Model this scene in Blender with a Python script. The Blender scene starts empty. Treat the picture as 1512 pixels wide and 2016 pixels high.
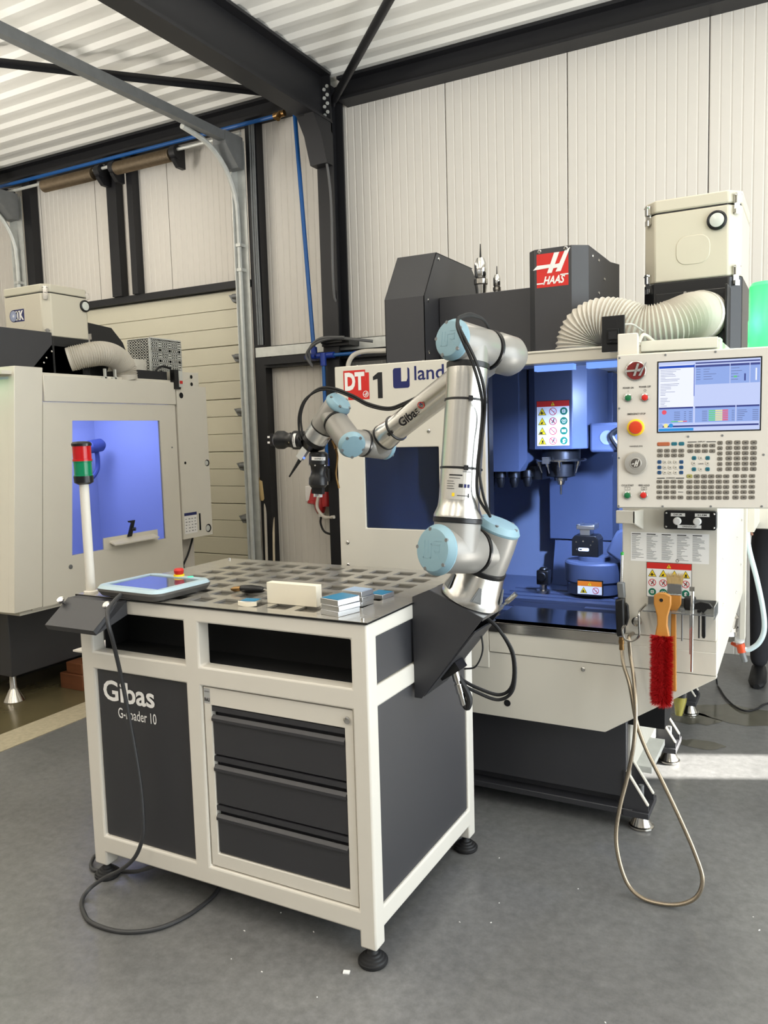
import bpy, bmesh, math, random
from mathutils import Vector, Matrix
random.seed(7)
C = bpy.context.scene.collection
SC = bpy.context.scene
PI = math.pi

# ------------------------------------------------------------------ camera
YAW, PITCH, ROLL = -0.493800, -0.098743, -0.028365
fw = Vector((math.sin(YAW)*math.cos(PITCH), math.cos(YAW)*math.cos(PITCH), math.sin(PITCH)))
rt = Vector((math.cos(YAW), -math.sin(YAW), 0)); up = rt.cross(fw)
r2 = rt*math.cos(ROLL)+up*math.sin(ROLL); u2 = -rt*math.sin(ROLL)+up*math.cos(ROLL)
cd = bpy.data.cameras.new('camera'); cam = bpy.data.objects.new('camera', cd); C.objects.link(cam)
cd.sensor_width = 36; cd.lens = 1578.07/2016*36; cd.clip_start = 0.05
M = Matrix((r2, u2, -fw)).transposed().to_4x4(); M.translation = (1.06889, -1.86592, 1.52925)
cam.matrix_world = M
SC.camera = cam

# ------------------------------------------------------------------ light
SC.view_settings.view_transform = 'Standard'; SC.view_settings.look = 'None'
SC.view_settings.exposure = 0.1; SC.view_settings.gamma = 1; SC.view_settings.use_curve_mapping = False
SC.cycles.max_bounces = 8; SC.cycles.diffuse_bounces = 4; SC.cycles.glossy_bounces = 4
SC.cycles.caustics_reflective = False; SC.cycles.caustics_refractive = False
SC.cycles.sample_clamp_indirect = 4.0
world = bpy.data.worlds.new('sky'); SC.world = world; world.use_nodes = True
bg = world.node_tree.nodes['Background']; bg.inputs[0].default_value = (0.80, 0.89, 1.0, 1); bg.inputs[1].default_value = 0.55

def area(name, loc, size, size_y, power, col, direction, spread=None):
    l = bpy.data.lights.new(name, 'AREA'); l.shape = 'RECTANGLE'; l.size = size; l.size_y = size_y
    l.energy = power; l.color = col
    if spread: l.spread = spread
    o = bpy.data.objects.new(name, l); C.objects.link(o); o.location = loc
    o.rotation_euler = Vector(direction).to_track_quat('-Z', 'Y').to_euler()
    return o
WARM = (1.0, 0.91, 0.79)
for i, x in enumerate((-5.0, -2.6, -0.2, 2.2)):          # rows of tube lamps under the roof
    for y in (-4.6, -1.6):
        area('hall_lamp', (x, y, 4.0), 0.35, 2.4, 27, WARM, (0, 0, -1))
for x in (-5.0, -1.2, 2.2):                               # unseen upward panels added below the lamps to brighten roof and wall
    for y in (-3.2, 0.4): area('roof_fill', (x, y, 2.6), 0.35, 2.4, 82 if x < -4 else 44, (1.0, 0.96, 0.90), (0, 0.15, 1))
area('hall_lamp', (-4.2, 1.9, 4.0), 0.3, 1.5, 14, WARM, (0, 0, -1))
area('hall_lamp', (0.9, 1.4, 4.0), 0.3, 1.5, 16, WARM, (0, 0, -1))
area('daylight_panel', (4.3, 0.1, 1.75), 4.4, 3.3, 265, (0.84, 0.93, 1.0), (-1, 0, 0))  # unseen panel added before the solid wall, standing in for daylight from the right
sun = bpy.data.lights.new('sun', 'SUN'); sun.energy = 45; sun.angle = 0.01; sun.color = (1.0, 0.97, 0.9)
so = bpy.data.objects.new('sun', sun); C.objects.link(so)
so.rotation_euler = Vector((-0.86, -0.36, -0.36)).to_track_quat('-Z', 'Y').to_euler()

# ------------------------------------------------------------------ materials
def lin(c):
    return tuple((x/255/12.92 if x/255 <= 0.04045 else ((x/255+0.055)/1.055)**2.4) for x in c)
MATS = {}
def mat(name, col, rough=0.5, metal=0.0, spec=0.5, emit=None, estr=1.0, trans=0.0, ior=1.45, alpha=1.0, coat=0.0, noise=None, bump=None, sss=0):
    if name in MATS: return MATS[name]
    m = bpy.data.materials.new(name); m.use_nodes = True; nt = m.node_tree; b = nt.nodes['Principled BSDF']
    c = lin(col); b.inputs['Base Color'].default_value = (*c, 1)
    b.inputs['Roughness'].default_value = rough; b.inputs['Metallic'].default_value = metal
    b.inputs['Specular IOR Level'].default_value = spec; b.inputs['IOR'].default_value = ior
    b.inputs['Transmission Weight'].default_value = trans; b.inputs['Alpha'].default_value = alpha
    b.inputs['Coat Weight'].default_value = coat
    if emit: b.inputs['Emission Color'].default_value = (*lin(emit), 1); b.inputs['Emission Strength'].default_value = estr
    if sss:
        b.inputs['Subsurface Weight'].default_value = sss; b.inputs['Subsurface Radius'].default_value = (0.01, 0.01, 0.01)
    if noise or bump:
        tc = nt.nodes.new('ShaderNodeTexCoord'); mp = nt.nodes.new('ShaderNodeMapping'); nt.links.new(tc.outputs['Object'], mp.inputs[0])
    if noise:     # (scale xyz, amount, detail)
        sc, amt, det = noise
        mp.inputs['Scale'].default_value = sc if isinstance(sc, tuple) else (sc, sc, sc)
        n = nt.nodes.new('ShaderNodeTexNoise'); n.inputs['Scale'].default_value = 1.0; n.inputs['Detail'].default_value = det
        nt.links.new(mp.outputs[0], n.inputs[0])
        mx = nt.nodes.new('ShaderNodeMix'); mx.data_type = 'RGBA'
        mx.inputs[6].default_value = (*[x*(1-amt) for x in c], 1); mx.inputs[7].default_value = (*[min(1, x*(1+amt)) for x in c], 1)
        nt.links.new(n.outputs[0], mx.inputs[0]); nt.links.new(mx.outputs[2], b.inputs['Base Color'])
        if metal > 0.5:
            rr = nt.nodes.new('ShaderNodeMapRange'); rr.inputs[3].default_value = max(0.05, rough-0.08); rr.inputs[4].default_value = rough+0.08
            nt.links.new(n.outputs[0], rr.inputs[0]); nt.links.new(rr.outputs[0], b.inputs['Roughness'])
    if bump:      # (scale, strength)
        n2 = nt.nodes.new('ShaderNodeTexNoise'); n2.inputs['Scale'].default_value = bump[0]; n2.inputs['Detail'].default_value = 4
        nt.links.new(tc.outputs['Object'], n2.inputs[0])
        bp = nt.nodes.new('ShaderNodeBump'); bp.inputs['Strength'].default_value = bump[1]; bp.inputs['Distance'].default_value = 0.002
        nt.links.new(n2.outputs[0], bp.inputs['Height']); nt.links.new(bp.outputs[0], b.inputs['Normal'])
    MATS[name] = m; return m

WHITE = mat('white_paint', (214, 209, 198), 0.42, noise=(9, 0.02, 3))
WHITE2 = mat('machine_light_grey', (214, 209, 196), 0.38, noise=(6, 0.025, 3))
LGREY = mat('pale_panel', (205, 199, 188), 0.45)
ANTH = mat('anthracite_paint', (40, 40, 44), 0.5, spec=0.9, bump=(900, 0.15), noise=(20, 0.05, 2))
STEELBLK = mat('black_steel_paint', (25, 25, 28), 0.5, noise=(5, 0.12, 4))
BLACK = mat('black_plastic', (18, 18, 19), 0.35)
RUBBER = mat('black_rubber', (24, 24, 25), 0.6)
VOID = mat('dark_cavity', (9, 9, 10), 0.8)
ALU = mat('satin_aluminium', (206, 204, 198), 0.27, 1.0)
ALUB = mat('milled_aluminium', (205, 207, 210), 0.3, 1.0, noise=((4, 4, 260), 0.08, 3))
STEEL = mat('stainless_steel', (190, 186, 178), 0.2, 1.0, noise=((2, 2, 300), 0.04, 2))
CHROME = mat('bright_chrome', (215, 213, 208), 0.12, 1.0)
GALV = mat('galvanised_steel', (205, 206, 200), 0.42, 0.3, noise=(18, 0.18, 5))
GALVD = mat('dull_galvanised_steel', (120, 122, 122), 0.55, 0.4, noise=(14, 0.2, 5))
RGREY = mat('robot_grey', (142, 139, 133), 0.34, 0.2)
RBLUE = mat('light_blue_plastic', (134, 166, 178), 0.42)
WALLM = mat('wall_panel_cream', (214, 209, 200), 0.45, noise=(0.8, 0.03, 3))
WALLJ = mat('wall_joint', (95, 92, 88), 0.8)
CEILM = mat('roof_deck_white', (225, 223, 216), 0.5, noise=((0.3, 3.0, 1), 0.06, 4))
DOORM = mat('door_cream', (212, 207, 186), 0.45, noise=(3, 0.03, 3))
BLUEP = mat('blue_pipe', (18, 82, 148), 0.4)
BLUEF = mat('dark_blue_fitting', (22, 52, 140), 0.4)
RED = mat('signal_red', (200, 38, 30), 0.4)
REDP = mat('plug_red', (170, 40, 42), 0.45)
YEL = mat('safety_yellow', (240, 205, 30), 0.45)
GRN = mat('button_green', (25, 105, 62), 0.35)
INK = mat('black_ink', (22, 22, 24), 0.6)
NAVY = mat('navy_ink', (24, 32, 92), 0.5)
PAPER = mat('label_white', (236, 234, 230), 0.5)
PRED = mat('print_red', (205, 40, 32), 0.5)
PGRN = mat('print_green', (16, 110, 84), 0.5)
PORG = mat('print_orange', (225, 120, 25), 0.5)
PGREY = mat('print_grey', (120, 120, 120), 0.6)
INTER = mat('enclosure_inside', (110, 120, 142), 0.35, noise=(3, 0.06, 3))
INTERD = mat('spindle_cover_grey', (70, 80, 104), 0.35)
GLASSD = mat('tinted_window', (120, 130, 150), 0.06, trans=0.9, ior=1.05, spec=0.6)
GLASS = mat('clear_window', (225, 232, 255), 0.05, trans=1.0, ior=1.05)
HOSEM = mat('grey_duct', (196, 190, 178), 0.4)
WOOD = mat('brush_wood', (184, 126, 56), 0.4, noise=((30, 30, 4), 0.14, 4))
WOODB = mat('brown_timber', (112, 66, 38), 0.7, noise=((6, 40, 40), 0.25, 4))
BRISTLE = mat('red_bristle', (196, 22, 26), 0.6)
BRISTLEW = mat('pale_bristle', (196, 170, 120), 0.7)
NYLON = mat('white_nylon', (240, 232, 212), 0.45, sss=0.3)
FILM = mat('blue_film', (40, 125, 165), 0.3)
BRASS = mat('brass', (150, 118, 76), 0.35, 1.0)
HOSEMET = mat('braided_hose', (150, 138, 120), 0.32, 0.9, noise=((300, 300, 300), 0.3, 2))
TROUSER = mat('dark_trousers', (44, 44, 48), 0.9, noise=(25, 0.2, 4))
SHOE = mat('black_shoe', (18, 18, 20), 0.5)
SKIN = mat('skin', (214, 164, 138), 0.5)
HAIR = mat('brown_hair', (60, 44, 34), 0.7)
SOCK = mat('duct_foil', (120, 105, 85), 0.5, 0.8, noise=(30, 0.35, 5))
CREAMF = mat('filter_housing_cream', (204, 197, 178), 0.4)
REDLENS = mat('red_lens', (190, 16, 22), 0.18, trans=0.25, emit=(150, 10, 14), estr=0.12)
GRNLENS = mat('green_lens', (0, 125, 82), 0.18, trans=0.25, emit=(0, 130, 80), estr=0.12)

def floor_mat():
    m = bpy.data.materials.new('polished_concrete'); m.use_nodes = True; nt = m.node_tree; b = nt.nodes['Principled BSDF']
    N = nt.nodes.new; L = nt.links.new
    tc = N('ShaderNodeTexCoord')
    def noise(scale, det, rough=0.6):
        n = N('ShaderNodeTexNoise'); n.inputs['Scale'].default_value = scale; n.inputs['Detail'].default_value = det; n.inputs['Roughness'].default_value = rough
        L(tc.outputs['Object'], n.inputs[0]); return n
    a = noise(0.9, 6); f = noise(28, 8, 0.75); g = noise(160, 3)
    r1 = N('ShaderNodeValToRGB'); L(a.outputs[0], r1.inputs[0])
    r1.color_ramp.elements[0].position = 0.3; r1.color_ramp.elements[0].color = (*lin((99, 99, 98)), 1)
    r1.color_ramp.elements[1].position = 0.72; r1.color_ramp.elements[1].color = (*lin((128, 128, 127)), 1)
    r2_ = N('ShaderNodeValToRGB'); L(f.outputs[0], r2_.inputs[0])
    r2_.color_ramp.elements[0].position = 0.35; r2_.color_ramp.elements[0].color = (0.72, 0.72, 0.72, 1)
    r2_.color_ramp.elements[1].position = 0.7; r2_.color_ramp.elements[1].color = (1.12, 1.12, 1.12, 1)
    mx = N('ShaderNodeMix'); mx.data_type = 'RGBA'; mx.blend_type = 'MULTIPLY'; mx.inputs[0].default_value = 1
    L(r1.outputs[0], mx.inputs[6]); L(r2_.outputs[0], mx.inputs[7])
    r3 = N('ShaderNodeValToRGB'); L(g.outputs[0], r3.inputs[0])
    r3.color_ramp.elements[0].position = 0.74; r3.color_ramp.elements[0].color = (0, 0, 0, 1)
    r3.color_ramp.elements[1].position = 0.8; r3.color_ramp.elements[1].color = (1, 1, 1, 1)
    m2 = N('ShaderNodeMix'); m2.data_type = 'RGBA'; L(r3.outputs[0], m2.inputs[0]); L(mx.outputs[2], m2.inputs[6]); m2.inputs[7].default_value = (*lin((200, 198, 190)), 1)
    L(m2.outputs[2], b.inputs['Base Color'])
    rr = N('ShaderNodeMapRange'); rr.inputs[3].default_value = 0.2; rr.inputs[4].default_value = 0.42; L(a.outputs[0], rr.inputs[0]); L(rr.outputs[0], b.inputs['Roughness'])
    bp = N('ShaderNodeBump'); bp.inputs['Strength'].default_value = 0.08; bp.inputs['Distance'].default_value = 0.002; L(f.outputs[0], bp.inputs['Height']); L(bp.outputs[0], b.inputs['Normal'])
    return m
FLOORM = floor_mat()
FLOORD = mat('oily_floor_coating', (96, 88, 64), 0.22, noise=(2.2, 0.35, 7), bump=(30, 0.1))
LINEM = mat('worn_pale_line', (172, 162, 138), 0.6, noise=(40, 0.3, 7))
OILM = mat('oil_stain', (92, 90, 80), 0.10, noise=(12, 0.25, 5))

# ------------------------------------------------------------------ mesh tools
WM = {}
class MB:
    def __init__(s): s.v = []; s.f = []; s.m = []; s.i = 0
    def add(s, vs, fs):
        o = len(s.v); s.v += [Vector(v) for v in vs]
        for f in fs: s.f.append([o+k for k in f]); s.m.append(s.i)
        return s
    def box(s, x0, x1, y0, y1, z0, z1):
        return s.add([(x0,y0,z0),(x1,y0,z0),(x1,y1,z0),(x0,y1,z0),(x0,y0,z1),(x1,y0,z1),(x1,y1,z1),(x0,y1,z1)],
                     [(0,3,2,1),(4,5,6,7),(0,1,5,4),(1,2,6,5),(2,3,7,6),(3,0,4,7)])
    def obox(s, c, ax, ay, az):          # centre and three half-extent vectors
        c = Vector(c); ax = Vector(ax); ay = Vector(ay); az = Vector(az)
        vs = [c+ax*i+ay*j+az*k for k in (-1, 1) for (i, j) in ((-1,-1),(1,-1),(1,1),(-1,1))]
        return s.add(vs, [(0,3,2,1),(4,5,6,7),(0,1,5,4),(1,2,6,5),(2,3,7,6),(3,0,4,7)])
    def lathe(s, p, axis, prof, n=28, cap=(1, 1)):     # prof: (t, r)
        p = Vector(p); a = Vector(axis).normalized(); e = a.orthogonal().normalized(); g = a.cross(e)
        vs = []; fs = []
        for t, r in prof:
            for k in range(n):
                th = 2*PI*k/n; vs.append(p+a*t+(e*math.cos(th)+g*math.sin(th))*r)
        for j in range(len(prof)-1):
            for k in range(n):
                k2 = (k+1) % n; fs.append((j*n+k, j*n+k2, (j+1)*n+k2, (j+1)*n+k))
        if cap[0]: fs.append(tuple(range(n-1, -1, -1)))
        if cap[1]: fs.append(tuple((len(prof)-1)*n+k for k in range(n)))
        return s.add(vs, fs)
    def cyl(s, p0, p1, r0, r1=None, n=20):
        p0 = Vector(p0); d = Vector(p1)-p0
        return s.lathe(p0, d, [(0, r0), (d.length, r0 if r1 is None else r1)], n)
    def tube(s, pts, r, n=8):
        pts = [Vector(p) for p in pts]; vs = []; fs = []; e = None
        for i, p in enumerate(pts):
            t = (pts[min(i+1, len(pts)-1)]-pts[max(i-1, 0)]).normalized()
            if e is None: e = t.orthogonal().normalized()
            e = (e-t*e.dot(t)).normalized(); g = t.cross(e)
            rr = r[i] if isinstance(r, (list, tuple)) else r
            for k in range(n):
                th = 2*PI*k/n; vs.append(p+(e*math.cos(th)+g*math.sin(th))*rr)
        for j in range(len(pts)-1):
            for k in range(n):
                k2 = (k+1) % n; fs.append((j*n+k, j*n+k2, (j+1)*n+k2, (j+1)*n+k))
        fs.append(tuple(range(n-1, -1, -1))); fs.append(tuple((len(pts)-1)*n+k for k in range(n)))
        return s.add(vs, fs)
    def prism(s, poly, vec):             # planar polygon pushed along vec
        n = len(poly); vec = Vector(vec); a = [Vector(p) for p in poly]
        nrm = sum(((a[i]-a[0]).cross(a[(i+1) % n]-a[0]) for i in range(n)), Vector())
        if nrm.dot(vec) > 0: a.reverse()
        return s.add(a+[p+vec for p in a], [tuple(range(n)), tuple(range(2*n-1, n-1, -1))]+[(i, n+i, n+(i+1) % n, (i+1) % n) for i in range(n)])
    def cells(s, boxes, holes=()):       # seamless union of axis-aligned boxes (minus holes): only the outer skin is kept
        ax = [sorted({round(v, 5) for b in list(boxes)+list(holes) for v in (b[2*k], b[2*k+1])}) for k in range(3)]
        inside = lambda b, c: all(b[2*k] < c[k] < b[2*k+1] for k in range(3))
        n = [len(a)-1 for a in ax]; fill = {}
        for i in range(n[0]):
            for j in range(n[1]):
                for k in range(n[2]):
                    c = ((ax[0][i]+ax[0][i+1])/2, (ax[1][j]+ax[1][j+1])/2, (ax[2][k]+ax[2][k+1])/2)
                    if any(inside(b, c) for b in boxes) and not any(inside(b, c) for b in holes): fill[(i, j, k)] = 1
        idx = {}; vs = []; fs = []
        def vert(i, j, k):
            if (i, j, k) not in idx: idx[(i, j, k)] = len(vs); vs.append((ax[0][i], ax[1][j], ax[2][k]))
            return idx[(i, j, k)]
        for (i, j, k) in fill:
            for d, q in (((-1,0,0), ((0,0,0),(0,0,1),(0,1,1),(0,1,0))), ((1,0,0), ((1,0,0),(1,1,0),(1,1,1),(1,0,1))), ((0,-1,0), ((0,0,0),(1,0,0),(1,0,1),(0,0,1))),
                         ((0,1,0), ((0,1,0),(0,1,1),(1,1,1),(1,1,0))), ((0,0,-1), ((0,0,0),(0,1,0),(1,1,0),(1,0,0))), ((0,0,1), ((0,0,1),(1,0,1),(1,1,1),(0,1,1)))):
                if (i+d[0], j+d[1], k+d[2]) not in fill: fs.append([vert(i+a, j+b, k+c) for a, b, c in q])
        return s.add(vs, fs)
    def holed(s, x0, x1, z0, z1, a0, a1, b0, b1, y0, y1):   # XZ plate with a rectangular opening
        return s.cells([(x0, x1, y0, y1, z0, z1)], [(a0, a1, y0-1, y1+1, b0, b1)])
    def build(s, name, mats, parent=None, bev=0, smooth=True, local=False):
        me = bpy.data.meshes.new(name)
        inv = Matrix() if (parent is None or local) else WM[parent.name].inverted()
        me.from_pydata([inv @ v for v in s.v], [], s.f)
        if not isinstance(mats, (list, tuple)): mats = [mats]
        for m in mats: me.materials.append(m)
        me.polygons.foreach_set('material_index', s.m)
        bm = bmesh.new(); bm.from_mesh(me); bmesh.ops.recalc_face_normals(bm, faces=bm.faces)
        bm.to_mesh(me); bm.free()
        if smooth:
            me.polygons.foreach_set('use_smooth', [True]*len(me.polygons)); me.set_sharp_from_angle(angle=math.radians(32))
        o = bpy.data.objects.new(name, me); C.objects.link(o)
        if parent: o.parent = parent; WM[o.name] = WM[parent.name]
        else: WM[o.name] = Matrix()
        if bev:
            b = o.modifiers.new('edge', 'BEVEL'); b.width = bev; b.segments = 2; b.limit_method = 'ANGLE'; b.angle_limit = math.radians(40)
        return o

def thing(name, label, cat, loc=(0, 0, 0), rotz=0, group=None, kind=None):
    o = bpy.data.objects.new(name, None); C.objects.link(o); o.location = loc; o.rotation_euler = (0, 0, rotz); o.empty_display_size = 0.1
    if label: o['label'] = label; o['category'] = cat
    if group: o['group'] = group
    if kind: o['kind'] = kind
    WM[o.name] = Matrix.Translation(loc) @ Matrix.Rotation(rotz, 4, 'Z')
    return o
def tag(o, label=None, cat=None, group=None, kind=None):
    if label: o['label'] = label
    if cat: o['category'] = cat
    if group: o['group'] = group
    if kind: o['kind'] = kind
    return o
def copy_tree(o, parent=None):
    c = o.copy(); C.objects.link(c); c.parent = parent
    for ch in list(o.children): copy_tree(ch, c)
    return c
def cr(pts, k=8):                       # smooth curve through points
    P = [Vector(p) for p in pts]; P = [P[0]*2-P[1]]+P+[P[-1]*2-P[-2]]; out = []
    for i in range(1, len(P)-2):
        for j in range(k):
            t = j/k; a, b, c, d = P[i-1], P[i], P[i+1], P[i+2]
            out.append(0.5*((2*b)+(c-a)*t+(2*a-5*b+4*c-d)*t*t+(3*b-a-3*c+d)*t**3))
    out.append(P[-2]); return out
def text_geo(mb, s, o, xd, ud, w, h, shear=0.0, bold=0.0, sy=None):
    """flat lettering: fills a w x h box whose lower left corner is o"""
    cu = bpy.data.curves.new('t', 'FONT'); cu.body = s; cu.size = 1; cu.offset = bold; cu.shear = shear; cu.resolution_u = 3
    ob = bpy.data.objects.new('t', cu); C.objects.link(ob)
    dg = bpy.context.evaluated_depsgraph_get(); me = bpy.data.meshes.new_from_object(ob.evaluated_get(dg))
    vs = [v.co.copy() for v in me.vertices]; fs = [tuple(p.vertices) for p in me.polygons]
    bpy.data.objects.remove(ob); bpy.data.curves.remove(cu); bpy.data.meshes.remove(me)
    if not vs: return
    x0 = min(v.x for v in vs); x1 = max(v.x for v in vs); y0 = min(v.y for v in vs); y1 = max(v.y for v in vs)
    xd = Vector(xd); ud = Vector(ud); o = Vector(o)
    mb.add([o+xd*((v.x-x0)/(x1-x0)*w)+ud*((v.y-y0)/(y1-y0)*h) for v in vs], fs)
class Flat:
    """printed layers on a plane: coordinates in metres from origin o along xd, ud"""
    def __init__(s, o, xd, ud):
        s.o = Vector(o); s.x = Vector(xd).normalized(); s.u = Vector(ud).normalized(); s.n = s.x.cross(s.u); s.mb = MB(); s.l = 0.0006
    def P(s, u, v): return s.o+s.x*u+s.u*v+s.n*s.l
    def poly(s, pts, mi, lift=None):
        s.mb.i = mi
        if lift is not None: s.l = lift
        s.mb.add([s.P(*p) for p in pts], [tuple(range(len(pts)))]); return s
    def rect(s, u0, v0, u1, v1, mi, lift=None): return s.poly([(u0,v0),(u1,v0),(u1,v1),(u0,v1)], mi, lift)
    def disc(s, u, v, r, mi, lift=None, n=20): return s.poly([(u+r*math.cos(2*PI*k/n), v+r*math.sin(2*PI*k/n)) for k in range(n)], mi, lift)
    def ring(s, u, v, r, r1, mi, lift=None, n=20):
        s.mb.i = mi
        if lift is not None: s.l = lift
        a = [s.P(u+r*math.cos(2*PI*k/n), v+r*math.sin(2*PI*k/n)) for k in range(n)]+[s.P(u+r1*math.cos(2*PI*k/n), v+r1*math.sin(2*PI*k/n)) for k in range(n)]
        s.mb.add(a, [(k, (k+1) % n, n+(k+1) % n, n+k) for k in range(n)]); return s
    def line(s, u0, v0, u1, v1, w, mi, lift=None):
        d = Vector((u1-u0, v1-v0)).normalized(); q = Vector((-d.y, d.x))*w/2
        return s.poly([(u0-q.x, v0-q.y), (u1-q.x, v1-q.y), (u1+q.x, v1+q.y), (u0+q.x, v0+q.y)], mi, lift)
    def text(s, t, u, v, w, h, mi, lift=None, shear=0.0, bold=0.0):
        s.mb.i = mi
        if lift is not None: s.l = lift
        text_geo(s.mb, t, s.P(u, v), s.x, s.u, w, h, shear, bold); return s
    def build(s, name, mats, parent, local=False): return s.mb.build(name, mats, parent, smooth=False, local=local)
def slash_h(f, u, v, w, h, mi, lift):
    """white double slash emblem: two leaning strokes joined by a bar that runs out to the left"""
    def q(p): return [(u+a*w, v+b*h) for a, b in p]
    f.poly(q([(0.33,0.06),(0.50,0.06),(0.78,0.94),(0.61,0.94)]), mi, lift)
    f.poly(q([(0.64,0.06),(0.80,0.06),(1.12,1.06),(0.95,1.0)]), mi, lift)
    f.poly(q([(-0.10,0.36),(0.36,0.40),(0.36,0.53),(0.04,0.50)]), mi, lift)
    f.poly(q([(0.50,0.42),(0.85,0.52),(0.89,0.66),(0.66,0.62)]), mi, lift)
def screw(mb, p, d, r=0.007): mb.lathe(p, d, [(0, r), (0.002, r), (0.004, r*0.6)], 10)
def rr_poly(w, h, r, n=4):              # rounded rectangle, centred
    out = []
    for cx, cy, a0 in ((w/2-r, h/2-r, 0), (-w/2+r, h/2-r, PI/2), (-w/2+r, -h/2+r, PI), (w/2-r, -h/2+r, 1.5*PI)):
        for k in range(n+1): out.append((cx+r*math.cos(a0+PI/2*k/n), cy+r*math.sin(a0+PI/2*k/n)))
    return out

# ------------------------------------------------------------------ setting
WY = 3.8
mb = MB(); mb.box(-7.2, 4.6, -7, WY+0.25, -0.1, 0)
tag(mb.build('floor', FLOORM), kind='structure')
mb = MB(); mb.box(-7.2, -2.68, -3.0, WY, 0.0, 0.003)
tag(mb.build('floor', FLOORD), kind='structure')
mb = MB(); mb.box(-2.68, -2.47, -3.0, WY, 0.0, 0.0035)
tag(mb.build('trim_1', LINEM), kind='structure')
# wall: backing slab with one ribbed panel after another
wall = MB(); wall.box(-7.2, -5.75, WY+0.03, WY+0.2, 0, 4.6); wall.box(-3.25, 4.6, WY+0.03, WY+0.2, 0, 4.6); wall.box(-5.75, -3.25, WY+0.03, WY+0.2, 2.85, 4.6)
wall = tag(wall.build('wall_back', WALLJ), kind='structure')
def wall_panel(x0, x1, z0, z1, parent):
    w = x1-x0; n = max(1, round(w/0.0645)); prof = []
    for i in range(n):
        a = x0+w*i/n; b = x0+w*(i+1)/n
        prof += [(a+0.001, 0.003), (a+0.007, 0.0)]
        prof += [(b-0.007, 0.0), (b-0.001, 0.003)]
    m = MB(); k = len(prof)
    vs = [(x, WY+y, z0) for x, y in prof]+[(x, WY+y, z1) for x, y in prof]
    m.add(vs, [(i, i+1, k+i+1, k+i) for i in range(k-1)])
    m.box(x0+0.002, x1-0.002, WY+0.004, WY+0.03, z0, z1)
    return m.build('wall_panel', WALLM, parent, smooth=False)
xs = [-7.2]+[-1.376+0.905*k for k in range(-6, 7)]+[4.6]
for a, b in zip(xs[:-1], xs[1:]):
    cuts = sorted({a, b, min(max(a, -5.75), b), min(max(a, -3.25), b)})
    for c0, c1 in zip(cuts[:-1], cuts[1:]):
        if c1-c0 > 0.02: wall_panel(c0+0.002, c1-0.002, 2.86 if -5.75 < (c0+c1)/2 < -3.25 else 0.0, 4.6, wall)
mb = MB(); mb.box(-7.3, -7.2, -7, WY+0.25, 0, 4.6); tag(mb.build('wall_left', WALLM), kind='structure')
# unseen right wall: low and narrow openings shaped to throw sun on the floor
mb = MB(); mb.box(4.6, 4.75, -7, 1.2, 0, 4.6); mb.box(4.6, 4.75, 1.2, 3.36, 1.35, 4.6); mb.box(4.6, 4.75, 3.70, WY+0.25, 0, 4.6); mb.box(4.6, 4.75, 3.36, 3.70, 1.95, 4.6)
tag(mb.build('wall_right', WALLM), kind='structure')
# unseen front wall, tall gaps between piers added to put streaks in bare metal
mb = MB()
for k in range(8): x = -7.2+k*1.6; mb.box(x, x+0.8, -7.1, -7, 0, 4.6)
mb.box(-7.2, 4.6, -7.1, -7, 0, 1.0); mb.box(-7.2, 4.6, -7.1, -7, 3.6, 4.6)
tag(mb.build('wall_front', WALLM), kind='structure')
# roof deck: trapezoid ribs running along the wall
mb = MB(); prof = []; y = -7.0; P_ = 0.2
while y < WY+0.2:
    prof += [(y, 4.24), (y+0.045, 4.24), (y+0.07, 4.27), (y+0.175, 4.27)]; y += P_
k = len(prof)
mb.add([(-7.2, a, z) for a, z in prof]+[(4.6, a, z) for a, z in prof], [(i, i+1, k+i+1, k+i) for i in range(k-1)])
mb.box(-7.2, 4.6, -7, WY+0.2, 4.4, 4.5)
tag(mb.build('ceiling', CEILM, smooth=False), kind='structure')

def ibeam_y(x0, x1, y0, y1, z0, z1, tf=0.02, tw=0.012):
    m = MB(); xc = (x0+x1)/2
    m.box(x0, x1, y0, y1, z0, z0+tf); m.box(x0, x1, y0, y1, z1-tf, z1); m.box(xc-tw/2, xc+tw/2, y0, y1, z0+tf, z1-tf); return m
# roof beam, column
beam = thing('roof_beam', 'heavy black steel roof beam running from the column toward the viewer', 'beam', (-2.28, 3.6, 3.87))
ibeam_y(-2.36, -2.2, -7.0, 3.56, 3.87, 4.235).build('girder', STEELBLK, beam)
m = MB(); m.box(-2.355, -2.205, 3.545, 3.56, 3.80, 4.235); m.box(-2.33, -2.29, 3.30, 3.545, 3.862, 3.87); m.build('end_plate', STEELBLK, beam)
for i in range(4):
    for sx in (-2.252, -2.226):
        m = MB(); z = 3.93+i*0.062+(0.02 if sx > -2.24 else 0)
        m.lathe((sx, 3.546, z), (0, -1, 0), [(0, 0.013), (0.012, 0.013)], 6); m.build('bolt', GALV, beam)
m = MB(); m.prism([(-2.355, 3.3, 3.87), (-2.355, 3.56, 3.87), (-2.355, 3.56, 3.56), (-2.355, 3.47, 3.56), (-2.355, 3.40, 3.75)], (0.15, 0, 0)); m.build('haunch', STEELBLK, beam)
col = thing('steel_column', 'black steel column carrying the roof beam, bolted against the wall', 'column', (-2.28, 3.64, 0))
m = MB(); m.box(-2.35, -2.21, 3.56, 3.575, 0, 3.8); m.box(-2.35, -2.21, 3.725, 3.74, 0, 4.2); m.box(-2.286, -2.274, 3.575, 3.725, 0, 4.2); m.build('shaft', STEELBLK, col)
m = MB(); m.box(-2.39, -2.17, 3.5, 3.78, 0, 0.02); m.build('base_plate', STEELBLK, col)
m = MB(); m.box(-2.345, -2.1, 3.53, 3.72, 2.21, 2.25); m.box(-2.33, -2.14, 3.49, 3.55, 2.23, 2.27); m.build('collar', BLACK, col)
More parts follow.
